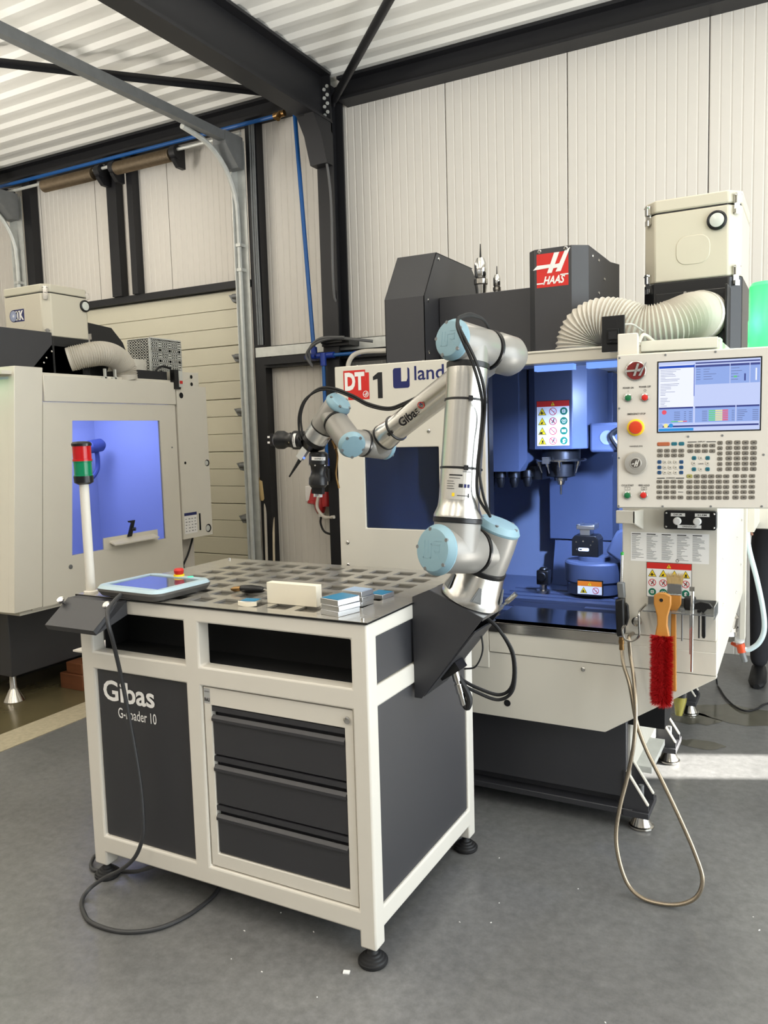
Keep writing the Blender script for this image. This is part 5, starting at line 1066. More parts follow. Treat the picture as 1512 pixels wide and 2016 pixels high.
m.build('face_screws', GALVD, pan, local=True)
# swing arm above the panel
m = MB(); m.box(0.0, 0.062, 0.03, 0.17, PH, PH+0.068); m.build('arm_head', WHITE2, pan, bev=0.003, local=True)
m = MB(); m.box(0.066, 0.305, 0.175, 0.235, PH+0.02, PH+0.055); m.build('arm_beam', WHITE2, pan, bev=0.002, local=True)
m = MB(); m.tube(cr([(0.06, 0.16, PH+0.05), (0.075, 0.17, PH+0.075), (0.10, 0.20, PH+0.06), (0.12, 0.22, PH+0.04)]), 0.006, 8); m.build('arm_cable', LGREY, pan, local=True)
m = MB(); m.box(-0.006, 0.30, 0.20, 0.30, PH-0.02, PH+0.018); m.build('arm_bracket', WHITE2, pan, local=True)
# small black work light beside the arm
wl = thing('work_light', 'square black lamp plate on a bracket above the mill opening', 'lamp', (0.457, 0.96, 1.79))
m = MB(); m.box(0.418, 0.495, 0.95, 0.962, 1.782, 1.902); m.build('plate', BLACK, wl, bev=0.002)
m = MB(); m.box(0.436, 0.478, 0.94, 0.951, 1.808, 1.858); m.build('recess', VOID, wl, bev=0.003)
m = MB(); m.box(0.444, 0.472, 0.937, 0.941, 1.822, 1.848); m.lathe((0.452, 0.938, 1.814), (0, -1, 0), [(0, 0.004), (0.003, 0.003)], 8); m.build('mount', mat('lamp_black', (30, 30, 32), 0.3), wl)
m = MB(); m.box(0.44, 0.475, 0.962, 1.0, 1.783, 1.812); m.build('bracket', GALV, wl)
m = MB(); m.tube(cr([(0.495, 0.957, 1.87), (0.52, 0.965, 1.868), (0.55, 0.98, 1.845)]), 0.003, 6); m.build('lamp_cable', GALV, wl)
# beacon
bc = thing('beacon', 'tall glowing green warning beacon behind the control panel', 'signal light', (0.92, 1.1, 1.70))
m = MB(); m.lathe((0.925, 1.1, 1.76), (0, 0, 1), [(0, 0.058), (0.008, 0.060), (0.10, 0.060), (0.105, 0.058), (0.21, 0.058), (0.222, 0.05), (0.224, 0.02)], 36); m.build('lens', mat('beacon_green', (90, 220, 140), 0.25, emit=(50, 225, 120), estr=0.75), bc)
m = MB(); m.lathe((0.925, 1.1, 1.70), (0, 0, 1), [(0, 0.03), (0.05, 0.03), (0.052, 0.06), (0.06, 0.06)], 28); m.box(0.79, 0.93, 1.085, 1.115, 1.70, 1.712); m.build('base', BLACK, bc)
l = bpy.data.lights.new('beacon_glow', 'POINT'); l.energy = 0.5; l.color = (0.15, 1.0, 0.42); l.shadow_soft_size = 0.05; o = bpy.data.objects.new('beacon_glow', l); C.objects.link(o); o.location = (0.86, 1.02, 1.86)
l = bpy.data.lights.new('beacon_glow', 'POINT'); l.energy = 2.0; l.color = (0.15, 1.0, 0.42); l.shadow_soft_size = 0.05; o = bpy.data.objects.new('beacon_glow', l); C.objects.link(o); o.location = (-3.4, 0.75, 1.95)
# push button box below the panel
bb = thing('button_box', 'small black box with two white push buttons under the control panel', 'switch box', (0.703, 1.0, 1.205))
m = MB(); m.prism([(0.703+x, 0.99, 1.205+z) for x, z in rr_poly(0.168, 0.064, 0.008)], (0, 0.03, 0)); m.build('case', BLACK, bb, bev=0.002)
for x in (0.663, 0.727):
    m = MB(); m.lathe((x, 0.99, 1.202), (0, -1, 0), [(0, 0.0135), (0.006, 0.0130), (0.008, 0.010)], 22); m.build('push_button', PAPER, bb)
f = Flat((0, 0.99, 0), (1, 0, 0), (0, 0, 1))
for t, x0, z0, w in (('DEUR', 0.642, 1.218, 0.046), ('KLEM', 0.719, 1.218, 0.046), ('OPEN/DICHT', 0.664, 1.178, 0.076)):
    f.rect(x0, z0, x0+w, z0+0.011, 0, 0.0006); f.text(t, x0+w*0.2, z0+0.0028, w*0.6, 0.0056, 1, 0.001, bold=0.02)
f.build('button_labels', [PAPER, INK], bb)
m = MB()
for x in (0.627, 0.779):
    for z in (1.182, 1.228): screw(m, (x, 0.99, z), (0, -1, 0), 0.0035)
m.build('case_screws', CHROME, bb)

# ------------------------------------------------------------------ tool shelf and what hangs on it
CLEAR = mat('clear_acrylic', (235, 238, 238), 0.06, trans=0.85, ior=1.2)
ts = thing('tool_shelf', 'clear plastic and bent wire tool shelf on the front of the mill', 'shelf', (0.675, 0.96, 0.90))
m = MB(); m.box(0.565, 0.612, 0.905, 1.017, 0.899, 0.903); m.box(0.612, 0.655, 0.95, 1.017, 0.899, 0.903); m.box(0.655, 0.79, 0.905, 1.017, 0.899, 0.903); m.build('shelf_plate', CLEAR, ts)
m = MB(); m.box(0.79, 0.793, 0.905, 1.017, 0.888, 0.93); m.box(0.565, 0.79, 1.012, 1.0195, 0.903, 0.93); m.build('shelf_rim', CLEAR, ts)
m = MB(); m.tube(cr([(0.556, 1.014, 0.90), (0.556, 0.90, 0.898), (0.556, 0.895, 0.86), (0.556, 0.90, 0.82), (0.545, 0.905, 0.802), (0.525, 0.905, 0.792), (0.505, 0.905, 0.80), (0.498, 0.905, 0.83), (0.505, 0.905, 0.845)]), 0.004, 8); m.build('wire_hook', STEEL, ts)
m = MB(); m.lathe((0.53, 1.02, 0.842), (0, -1, 0), [(0, 0.012), (0.02, 0.012), (0.022, 0.017), (0.035, 0.017), (0.037, 0.012)], 18); m.build('hook_stud', STEEL, ts)
# red hand brush
hb = thing('hand_brush', 'wooden hand brush with thick red bristles hanging from the tool shelf', 'brush', (0.635, 0.90, 0.90))
m = MB(); prof = [(0.028, 0.960), (0.028, 0.93), (0.0175, 0.89), (0.0165, 0.86), (0.023, 0.825), (0.027, 0.80), (0.027, 0.60), (0.018, 0.59)]
pts = [(0.631+x, 0.893, z) for x, z in prof]+[(0.631-x, 0.893, z) for x, z in reversed(prof)]
m.prism([(0.631+x, 0.893, z) for x, z in [(-0.010, 0.970), (0.010, 0.970)]+prof]+[(0.631-x, 0.893, z) for x, z in reversed(prof)], (0, 0.016, 0)); m.build('handle', WOOD, hb, bev=0.004)
m = MB(); m.lathe((0.628, 0.8925, 0.945), (0, -1, 0), [(0, 0.006), (0.0006, 0.006)], 12); m.build('hanging_hole', VOID, hb)
m = MB(); rnd = random.Random(3)
for k in range(7000):
    z = rnd.uniform(0.592, 0.822); x = rnd.uniform(-0.030, 0.030); p = V((0.631+x*0.8, 0.893, z)); ang = x/0.030*1.25
    d = V((math.sin(ang)+rnd.uniform(-.2, .2), -math.cos(ang)*0.95, rnd.uniform(-0.28, 0.22)-(0.6 if z < 0.60 else 0)+(0.25 if z > 0.81 else 0))).normalized(); l_ = rnd.uniform(0.020, 0.029)*(1 if abs(x) < 0.02 else 0.75)
    q = d.orthogonal().normalized()*0.0009; e = p+d*l_
    m.add([p-q, p+q, e+V((rnd.uniform(-.002, .002), 0, rnd.uniform(-.003, .002)))], [(0, 1, 2)]); q2 = d.cross(q); m.add([p-q2, p+q2, e], [(0, 1, 2)])
m.lathe((0.631, 0.893, 0.60), (0, 0, 1), [(0, 0.008), (0.004, 0.013), (0.216, 0.013), (0.22, 0.008)], 14)
tag(m.build('bristles', BRISTLE, hb, smooth=False), kind='stuff')
# flat paint brush behind it
pb = thing('paint_brush', 'paint brush standing bristles up in the tool shelf behind the red brush', 'brush', (0.662, 0.95, 0.90))
m = MB(); m.box(0.639, 0.686, 0.938, 0.955, 0.955, 0.995); m.build('ferrule', CLEAR, pb, bev=0.003)
m = MB(); rnd = random.Random(5)
for k in range(420):
    x = rnd.uniform(0.640, 0.685); y = rnd.uniform(0.939, 0.954); d = V(((x-0.662)*0.25+rnd.uniform(-.004, .004), rnd.uniform(-.006, .006), 0.046+rnd.uniform(-.006, .004))); q = V((0.0008, 0, 0)); p = V((x, y, 0.985)); m.add([p-q, p+q, p+d], [(0, 1, 2)])
m.box(0.641, 0.684, 0.940, 0.953, 0.96, 1.015); tag(m.build('bristles', BRISTLEW, pb, smooth=False), kind='stuff')
m = MB(); m.prism([(0.641, 0.941, 0.956), (0.684, 0.941, 0.956), (0.684, 0.941, 0.925), (0.668, 0.941, 0.895), (0.671, 0.941, 0.62), (0.648, 0.941, 0.62), (0.652, 0.941, 0.895), (0.641, 0.941, 0.925)], (0, 0.012, 0)); m.build('handle', WOOD, pb, bev=0.003)
m = MB(); m.cyl((0.722, 0.93, 0.985), (0.721, 0.93, 0.70), 0.0045, n=10); m.cyl((0.716, 0.93, 0.76), (0.716, 0.93, 0.96), 0.003, n=8); m.box(0.712, 0.728, 0.925, 0.935, 0.975, 0.990)
tag(m.build('steel_rod', CHROME), 'long thin steel rod tool hanging in the tool shelf', 'tool')
sk = thing('hook_spanner', 'black hook spanner hanging by its curved head in the shelf', 'spanner', (0.757, 0.92, 0.90))
m = MB(); m.prism([(0.752, 0.912, 0.905), (0.765, 0.912, 0.905), (0.766, 0.912, 0.83), (0.763, 0.912, 0.822), (0.756, 0.912, 0.822), (0.753, 0.912, 0.83)], (0, 0.008, 0)); m.build('shank', BLACK, sk, bev=0.002)
m = MB(); m.prism([(0.729, 0.910, 0.918), (0.731, 0.910, 0.938), (0.748, 0.910, 0.946), (0.775, 0.910, 0.942), (0.786, 0.910, 0.930), (0.781, 0.910, 0.922), (0.77, 0.910, 0.922), (0.758, 0.910, 0.906), (0.745, 0.910, 0.918)], (0, 0.012, 0)); m.build('head', BLACK, sk, bev=0.002)
m = MB(); m.box(0.690, 0.725, 0.955, 1.0, 0.903, 0.945); tag(m.build('vacuum_cup', RUBBER, bev=0.006), 'black rubber block lying on the tool shelf behind the rod', 'block')
for k, (x, z0) in enumerate(((0.688, 0.80), (0.742, 0.815))):
    m = MB(); m.cyl((x, 0.94, 0.91), (x, 0.94, z0), 0.003, n=8); m.box(x-0.006, x+0.006, 0.934, 0.946, 0.904, 0.912)
    tag(m.build('hex_key', GALVD if k == 0 else BLACK), ('short grey hex key in the shelf beside the paint brush handle', 'short black hex key hanging between rod and hook spanner')[k], 'hex key')
# air gun with its hose
ag = thing('air_gun', 'black air blow gun with long nozzle and braided hose hanging to the floor', 'air gun', (0.483, 0.96, 0.90))
m = MB(); m.cyl((0.484, 0.958, 0.98), (0.487, 0.955, 1.085), 0.0042, n=10); m.build('nozzle', CHROME, ag)
m = MB(); m.cyl((0.487, 0.955, 1.082), (0.4873, 0.9545, 1.092), 0.0055, n=10); m.build('nozzle_tip', mat('tip_green', (60, 170, 70), 0.4), ag)
m = MB(); m.prism([(0.470, 0.945, 0.985), (0.494, 0.945, 0.985), (0.498, 0.945, 0.93), (0.474, 0.945, 0.93)], (0, 0.026, 0)); m.build('guard', GALVD, ag, bev=0.004)
m = MB(); m.prism([(0.464, 0.94, 0.925), (0.496, 0.94, 0.935), (0.497, 0.94, 0.80), (0.470, 0.94, 0.79)], (0, 0.036, 0)); m.build('grip', BLACK, ag, bev=0.008)
m = MB(); m.prism([(0.498, 0.95, 0.915), (0.508, 0.95, 0.905), (0.511, 0.95, 0.86), (0.502, 0.95, 0.83), (0.498, 0.95, 0.84)], (0, 0.016, 0)); m.build('trigger', BLACK, ag, bev=0.003)
m = MB(); m.lathe((0.484, 0.957, 0.79), (0.04, -0.05, -1), [(0, 0.008), (0.01, 0.008), (0.011, 0.010), (0.024, 0.010), (0.025, 0.008), (0.045, 0.009)], 12); m.build('swivel', BRASS, ag)
m = MB(); pts = [(0.486, 0.955, 0.745), (0.5, 0.92, 0.70), (0.528, 0.884, 0.641), (0.557, 0.846, 0.532), (0.594, 0.818, 0.451), (0.653, 0.786, 0.36), (0.715, 0.75, 0.258), (0.762, 0.72, 0.173), (0.788, 0.697, 0.106), (0.774, 0.68, 0.054), (0.728, 0.669, 0.022), (0.667, 0.665, 0.010), (0.607, 0.667, 0.014), (0.563, 0.677, 0.043), (0.532, 0.697, 0.104), (0.516, 0.722, 0.176), (0.522, 0.751, 0.261), (0.541, 0.79, 0.365), (0.556, 0.815, 0.476), (0.554, 0.85, 0.579), (0.539, 0.89, 0.674), (0.523, 0.918, 0.738), (0.517, 0.925, 0.79), (0.515, 0.95, 0.80), (0.512, 1.02, 0.79)]
m.tube(cr(pts), 0.0068, 10); m.build('hose', HOSEMET, ag)

# ------------------------------------------------------------------ mist collectors and ducts
def duct(pts, r, name, label, group=None, pitch=0.013):
    P = cr(pts, 24); d = 0.0; out = []; rad = []
    L_ = [0.0]
    for a_, b_ in zip(P[:-1], P[1:]): L_.append(L_[-1]+(b_-a_).length)
    n_ = int(L_[-1]/(pitch/4)); j = 0
    for i in range(n_+1):
        s_ = L_[-1]*i/n_
        while j < len(L_)-2 and L_[j+1] < s_: j += 1
        t = (s_-L_[j])/max(1e-9, L_[j+1]-L_[j]); out.append(P[j].lerp(P[j+1], t)); rad.append(r+0.0045*math.cos(2*PI*s_/pitch) if 0.02 < s_ < L_[-1]-0.03 else r)
    m = MB(); m.tube(out, rad, 28); return tag(m.build(name, HOSEM), label, 'duct', group)
def chamfer_box(x0, x1, y0, y1, z0, z1, c, m): m.prism([(x0+c, y0, z0), (x1-c, y0, z0), (x1, y0+c, z0), (x1, y1-c, z0), (x1-c, y1, z0), (x0+c, y1, z0), (x0, y1-c, z0), (x0, y0+c, z0)], (0, 0, z1-z0))
def latch(m, p, d, s):
    d = V(d); s = V(s); m.obox(V(p)+d*0.004, s*0.012, d*0.004, (0, 0, 0.034)); m.obox(V(p)+d*0.012+V((0, 0, 0.018)), s*0.008, d*0.006, (0, 0, 0.018)); m.obox(V(p)+d*0.010-V((0, 0, 0.03)), s*0.010, d*0.006, (0, 0, 0.010)); m.cyl(V(p)+d*0.014-s*0.016+V((0, 0, 0.03)), V(p)+d*0.014+s*0.016+V((0, 0, 0.03)), 0.003, n=8)
mc = thing('mist_collector', 'cream filter housing with gauge on a black base, above the mill', 'mist collector', (0.63, 1.75, 1.80))
MX0, MX1, MY0, MY1 = 0.450, 0.808, 1.52, 1.98
m = MB(); chamfer_box(MX0, MX1, MY0, MY1, 2.088, 2.352, 0.045, m); m.build('filter_housing', CREAMF, mc, bev=0.006)
m = MB(); chamfer_box(MX0-0.001, MX1+0.001, MY0-0.001, MY1+0.001, 2.358, 2.405, 0.046, m); m.build('lid', CREAMF, mc, bev=0.006)
m = MB(); chamfer_box(MX0+0.006, MX1-0.006, MY0+0.006, MY1-0.006, 2.351, 2.359, 0.046, m); m.build('lid_seal', BLACK, mc)
m = MB(); chamfer_box(MX0-0.002, MX1+0.004, MY0-0.002, MY1, 1.806, 2.087, 0.045, m); m.build('fan_base', BLACK, mc, bev=0.004)
m = MB(); m.prism([(0.637+x, MY0+0.003, 2.20+z) for x, z in rr_poly(0.125, 0.110, 0.04)], (0, -0.005, 0)); m.build('pressed_panel', CREAMF, mc, bev=0.003)
m = MB(); m.lathe((0.723, MY0-0.001, 2.297), (0, -1, 0), [(0, 0.036), (0.010, 0.036), (0.013, 0.030), (0.009, 0.026)], 32); g = m.build('gauge', BLACK, mc)
m = MB(); m.lathe((0.723, MY0-0.006, 2.297), (0, -1, 0), [(0, 0.027), (0.007, 0.026), (0.011, 0.012)], 26); m.build('gauge_glass', mat('gauge_face', (205, 208, 200), 0.15), g)
for x in (MX0+0.022, MX1-0.022):
    sg = 1 if x > 0.6 else -1; dd = V((0.707*sg, -0.707, 0)); ss = V((0.707, 0.707*sg, 0))
    for z in (2.355, 2.090):
        m = MB(); latch(m, (x, MY0+0.0225, z), dd, ss); m.build('latch', CHROME, mc)
m = MB(); m.box(0.51, 0.765, 1.455, MY0+0.02, 1.806, 2.035); m.box(0.765, 0.775, 1.40, 1.52, 1.806, 2.04); m.build('inlet_box', BLACK, mc, bev=0.003)
m = MB(); screw(m, (0.745, 1.455, 1.83), (0, -1, 0), 0.01); m.lathe((0.62, 1.455, 2.028), (0, -1, 0), [(0, 0.008), (0.01, 0.006)], 10); m.build('inlet_bolt', CHROME, mc)
m = MB(); m.lathe((0.69, 1.456, 1.935), (-0.35, -1, 0), [(0, 0.09), (0.05, 0.092)], 32); m.build('inlet_collar', LGREY, mc)
duct([(0.685, 1.43, 1.935), (0.655, 1.34, 1.925), (0.59, 1.28, 1.895), (0.50, 1.26, 1.885), (0.42, 1.265, 1.915), (0.345, 1.27, 1.93), (0.285, 1.275, 1.91), (0.255, 1.28, 1.86), (0.25, 1.28, 1.80)], 0.083, 'exhaust_duct', 'pale grey ribbed duct arching from the mist collector down to the mill roof')

# ------------------------------------------------------------------ second machine on the left, turned sideways
LX = -2.75
lm = thing('machining_centre', 'cream machining centre on the left with blue lit window, seen from its side', 'machine', (-3.6, 1.7, 0))
Z0 = 0.605
def yz(m, pts, x=LX, t=0.02): m.prism([(x, y, z) for y, z in pts], (-t, 0, 0))
SL = 0.083                                   # the front edges lean outward toward the floor
def ed(y, z): return y-SL*(1.9-z)
W0, W1, WZ0, WZ1 = 1.448, 2.137, 0.865, 1.65
m = MB()
yz(m, [(ed(1.245, Z0), Z0), (ed(W0, Z0), Z0), (ed(W0, 1.755), 1.755), (ed(1.245, 1.755), 1.755)]); yz(m, [(W1, Z0), (2.29, Z0), (2.29, 1.755), (W1, 1.755)])
yz(m, [(ed(W0, Z0), Z0), (W1, Z0), (W1, WZ0), (ed(W0, WZ0), WZ0)]); yz(m, [(ed(W0, WZ1), WZ1), (W1, WZ1), (W1, 1.755), (ed(W0, 1.755), 1.755)]); m.build('front_panel', WHITE2, lm)
m = MB(); m.box(LX-0.02, LX+0.008, 1.24, 2.295, 1.757, 1.905); m.build('front_header', WHITE2, lm, bev=0.003)
m = MB(); yz(m, [(ed(1.06, Z0), Z0), (ed(1.241, Z0), Z0), (ed(1.241, 1.945), 1.945), (ed(1.06, 1.945), 1.945)], LX+0.002, 0.05); m.build('corner_panel', WHITE2, lm, bev=0.003)
m = MB(); m.prism([(LX, ed(1.062, Z0), Z0), (LX, ed(1.062, 1.945), 1.945), (LX-1.7, ed(1.062, 1.945), 1.945), (LX-1.7, ed(1.062, Z0), Z0)], (0, 0.012, 0)); m.build('side_panel', WHITE2, lm)
m = MB(); m.prism([(LX-0.002, 1.07, Z0-0.001), (LX-0.002, 2.29, Z0-0.001), (LX-0.26, 2.29, 0.56), (LX-0.26, 1.10, 0.56)], (0, 0, -0.004)); m.box(LX-1.7, LX-0.02, 1.0, 2.29, 0.58, Z0-0.002); m.build('under_lip', WHITE2, lm)
m = MB(); m.box(LX-1.7, LX-0.02, 1.0, 2.29, 1.90, 1.92); m.build('roof_plate', WHITE2, lm)
m = MB(); m.box(LX-1.72, LX-1.7, 1.0, 2.29, Z0, 1.9); m.box(LX-1.7, LX-0.02, 2.27, 2.29, Z0, 1.9); m.build('rear_panels', WHITE2, lm)
m = MB(); m.box(LX-1.6, LX-0.26, 1.10, 2.25, 0.175, 0.56); m.build('machine_base', ANTH, lm, bev=0.004)
m = MB(); m.box(LX-1.4, LX-0.42, 1.25, 2.2, 0.11, 0.175); m.build('base_underside', VOID, lm)
for x, y in ((LX-0.345, 1.165), (LX-0.345, 2.1), (LX-1.4, 1.2)):
    m = MB(); m.lathe((x, y, 0), (0, 0, 1), [(0, 0.058), (0.008, 0.060), (0.016, 0.056), (0.075, 0.026), (0.085, 0.02), (0.18, 0.018)], 24); m.build('foot', STEEL, lm)
m = MB(); yz(m, [(ed(W0, WZ0)-0.01, WZ0-0.01), (W1+0.01, WZ0-0.01), (W1+0.01, WZ1+0.01), (ed(W0, WZ1)-0.01, WZ1+0.01)], LX-0.010, 0.004); m.build('window_pane', GLASS, lm)
LIN = mat('lit_lining', (205, 210, 225), 0.5)
m = MB(); m.box(LX-0.75, LX-0.74, 1.06, 2.27, 0.62, 1.89); m.box(LX-0.74, LX-0.02, 1.06, 1.07, 0.62, 1.89); m.box(LX-0.74, LX-0.02, 2.255, 2.265, 0.62, 1.89); m.box(LX-0.74, LX-0.02, 1.07, 2.255, 0.62, 0.63); m.build('lining', LIN, lm)
m = MB(); m.box(LX-0.6, LX-0.4, 1.42, 1.7, 0.63, 0.93); m.box(LX-0.55, LX-0.35, 1.42, 1.60, 0.93, 0.96); m.build('work_table', LIN, lm)
area('mill_lamp', (LX-0.32, 1.70, 1.86), 0.42, 0.42, 8, (0.43, 0.50, 1.0), (-0.08, 0.04, -1))
m = MB(); m.tube(cr([(-3.3, 1.95, 1.27), (-3.3, 2.03, 1.275), (-3.3, 2.085, 1.33), (-3.3, 2.095, 1.40), (-3.3, 2.09, 1.46)]), 0.016, 10); m.lathe((-3.3, 2.01, 1.485), (0, 1, 0.12), [(0, 0.03), (0.02, 0.045), (0.12, 0.045), (0.14, 0.03)], 14); m.build('coolant_nozzle', mat('nozzle_blue_grey', (92, 104, 150), 0.5), lm)
m = MB(); m.prism([(LX+0.002, 1.645, 0.90), (LX+0.055, 1.645, 0.885), (LX+0.055, 1.645, 0.893), (LX+0.002, 1.645, 0.912)], (0, 0.375, 0)); m.box(LX-0.004, LX+0.003, 1.60, 2.06, 0.862, 0.935); m.build('window_tray', WHITE2, lm)
m = MB(); m.prism([(LX+0.004, 1.79, 0.92), (LX+0.004, 1.82, 0.92), (LX+0.004, 1.855, 1.02), (LX+0.004, 1.80, 1.02), (LX+0.004, 1.805, 1.01), (LX+0.004, 1.825, 1.005)], (0.012, 0, 0)); m.cyl((LX+0.01, 1.83, 0.965), (LX+0.03, 1.84, 0.965), 0.012, n=10); m.build('catch', BLACK, lm)
m = MB(); screw(m, (LX, 1.345, 0.80), (1, 0, 0), 0.014); screw(m, (LX, 2.24, 1.47), (1, 0, 0), 0.006); m.build('panel_screws', GALVD, lm)
# control box on its right flank
m = MB(); m.box(LX-0.25, LX+0.005, 2.305, 2.605, 0.835, 1.885); m.prism([(LX-0.25, 2.305, 1.885), (LX+0.005, 2.305, 1.885), (LX+0.005, 2.54, 1.985), (LX-0.25, 2.54, 1.985)], (0, 0, -0.002)) ; m.box(LX-0.25, LX+0.004, 2.312, 2.535, 1.885, 1.98); m.build('control_box', WHITE2, lm, bev=0.003)
f = Flat((LX+0.005, 2.305, 0.835), (0, 1, 0), (0, 0, 1))
for a_, b_, r_ in ((0.045, 0.985, 0.020), (0.275, 0.515, 0.024), (0.255, 0.05, 0.030), (0.05, 0.525, 0.010), (0.155, 1.115, 0.013), (0.155, 1.065, 0.013)):
    g_ = Flat((LX+0.005, 2.305, 0.835), (0, 1, 0), (0, 0, 1)); g_.disc(a_, b_, r_, 0, 0.0012)
    if r_ > 0.021: g_.disc(a_-0.006, b_, r_*0.72, 1, 0.0018)
    g_.build('cable_cutout', [VOID, GALV], lm)
g_ = Flat((LX+0.005, 2.305, 0.835), (0, 1, 0), (0, 0, 1)); g_.rect(0.160, 0.045, 0.178, 0.165, 0, 0.0012); g_.build('slot_cutout', [VOID], lm)
f.rect(0.012, 0.035, 0.138, 0.180, 2, 0.0012); f.rect(0.012, 0.160, 0.138, 0.180, 3, 0.0018)
for j in range(5):
    for i in range(4): f.rect(0.022+0.03*i, 0.050+0.021*j, 0.022+0.03*i+0.008+0.012*random.random(), 0.056+0.021*j, 4, 0.0018)
f.build('table_label', [VOID, GALV, PAPER, NAVY, PGREY], lm)
m = MB(); m.box(LX-0.02, LX+0.02, 2.28, 2.335, 1.86, 1.99); m.build('isolator', BLACK, lm); m = MB(); m.box(LX+0.005, LX+0.024, 2.318, 2.352, 1.875, 1.985); m.build('isolator_face', GALV, lm); m = MB(); m.box(LX+0.022, LX+0.028, 2.323, 2.347, 1.897, 1.917); m.build('isolator_knob', RED, lm)
m = MB(); m.tube(cr([(LX-0.03, 2.13, 1.93), (LX-0.03, 2.16, 1.98), (LX-0.03, 2.22, 2.01), (LX-0.02, 2.29, 2.0)]), 0.008, 8); m.tube(cr([(LX-0.05, 2.31, 0.84), (LX-0.06, 2.34, 0.70), (LX-0.06, 2.38, 0.5), (LX-0.06, 2.42, 0.3)]), 0.008, 8); m.tube(cr([(LX-0.05, 2.46, 0.84), (LX-0.06, 2.41, 0.72), (LX-0.06, 2.33, 0.6), (LX-0.06, 2.3, 0.4)]), 0.007, 8); m.build('flank_cables', RUBBER, lm)
m = MB(); m.box(LX-0.9, LX-0.27, 2.30, 2.42, 0.3, 1.7); m.box(LX-0.09, LX-0.085, 2.295, 2.5, 0.3, 0.85); m.build('rear_duct_cover', LGREY, lm)
m = MB(); m.box(LX-0.3, LX-0.02, 1.95, 2.25, 1.92, 1.975); m.build('roof_box', STEELBLK, lm); m = MB(); m.box(LX-0.33, LX-0.15, 2.02, 2.22, 1.975, 2.06); m.build('roof_cover', WHITE2, lm)
for y in (1.70, 1.78): m = MB(); m.box(LX-0.02, LX-0.005, y, y+0.012, 1.905, 1.965); m.box(LX-0.02, LX-0.005, y-0.02, y+0.02, 1.905, 1.915); m.build('roof_clip', GALV, lm)
m = MB(); m.box(LX-1.6, LX-0.15, 1.06, 1.45, 1.92, 2.17); m.build('rear_hood', ANTH, lm, bev=0.004)
# perforated cooler box
pbx = thing('vent_box', 'perforated sheet metal box standing on the left machine', 'box', (-2.98, 2.32, 1.92))
BX = (-3.06, -2.86, 2.20, 2.50, 1.985, 2.20); x0, x1, y0, y1, z0, z1 = BX
m = MB(); m.box(x0+0.006, x1-0.006, y0+0.006, y1-0.006, z0, z1-0.004); m.build('core', VOID, pbx)
m = MB()
nz, ny = 12, 3
for j in range(nz+1): z = z0+(z1-z0)*j/nz; m.box(x1-0.003, x1, y0, y1, z-0.003, z+0.003) if j % 4 else m.box(x1-0.003, x1, y0, y1, z-0.009, z+0.009)
for k in range(17): y = y0+(y1-y0)*k/16; w_ = 0.010 if k % 5 == 0 else 0.004; m.box(x1-0.003, x1, y-w_, y+w_, z0, z1)
for j in range(13): z = z0+(z1-z0)*j/12; m.box(x0, x1, y0, y0+0.003, z-0.005, z+0.005)
for k in range(9): x = x0+(x1-x0)*k/8; m.box(x-0.007, x+0.007, y0, y0+0.003, z0, z1)
m.box(x0, x1, y0, y1, z1-0.004, z1); m.box(x0, x1, y0, y1, z0-0.065, z0)
tag(m.build('grille', GALV, pbx, smooth=False), kind='stuff')
# left mist collector
mc2 = thing('mist_collector', 'cream filter housing with blue emblem on the left machine', 'mist collector', (-3.1, 1.6, 1.92))
MX0, MX1, MY0, MY1 = -3.30, -2.90, 1.42, 1.76
m = MB(); chamfer_box(MX0, MX1, MY0, MY1, 2.15, 2.40, 0.04, m); m.build('filter_housing', CREAMF, mc2, bev=0.006)
m = MB(); chamfer_box(MX0, MX1, MY0, MY1, 2.406, 2.452, 0.04, m); m.build('lid', CREAMF, mc2, bev=0.006)
m = MB(); chamfer_box(MX0+0.006, MX1-0.006, MY0+0.006, MY1-0.006, 2.399, 2.407, 0.04, m); m.build('lid_seal', BLACK, mc2)
m = MB(); chamfer_box(MX0, MX1, MY0, MY1, 1.92, 2.149, 0.04, m); m.build('fan_base', BLACK, mc2)
m = MB(); m.lathe((MX1, 1.705, 2.352), (1, 0, 0), [(0, 0.036), (0.010, 0.036), (0.013, 0.030), (0.009, 0.026)], 28); g = m.build('gauge', BLACK, mc2)
m = MB(); m.lathe((MX1+0.004, 1.705, 2.352), (1, 0, 0), [(0, 0.027), (0.007, 0.026), (0.010, 0.012)], 24); m.build('gauge_glass', MATS['gauge_face'], g)
for z in (2.40, 2.155):
    m = MB(); latch(m, (MX1-0.02, MY0+0.02, z), (0.707, -0.707, 0), (0.707, 0.707, 0)); m.build('latch', CHROME, mc2)
    m = MB(); latch(m, (MX1-0.02, MY1-0.02, z), (0.707, 0.707, 0), (0.707, -0.707, 0)); m.build('latch', CHROME, mc2)
f = Flat((-3.215, MY0, 2.25), (1, 0, 0), (0, 0, 1)); f.disc(0.03, 0.036, 0.036, 0, 0.001, 24); f.rect(0.03, 0.0, 0.125, 0.072, 0, 0.001); f.disc(0.03, 0.036, 0.031, 2, 0.0016, 24); f.ring(0.03, 0.036, 0.016, 0.018, 0, 0.002, 20); f.ring(0.03, 0.036, 0.024, 0.026, 0, 0.002, 20); f.disc(0.03, 0.036, 0.006, 1, 0.002, 12)
f.rect(0.052, 0.008, 0.056, 0.064, 1, 0.0016)
for a_ in (0.058,): f.rect(a_, 0.008, a_+0.022, 0.016, 1, 0.002); f.rect(a_, 0.056, a_+0.022, 0.064, 1, 0.002); f.rect(a_+0.006, 0.008, a_+0.016, 0.064, 1, 0.002)
f.text('K', 0.083, 0.008, 0.038, 0.056, 1, 0.002, bold=0.05)
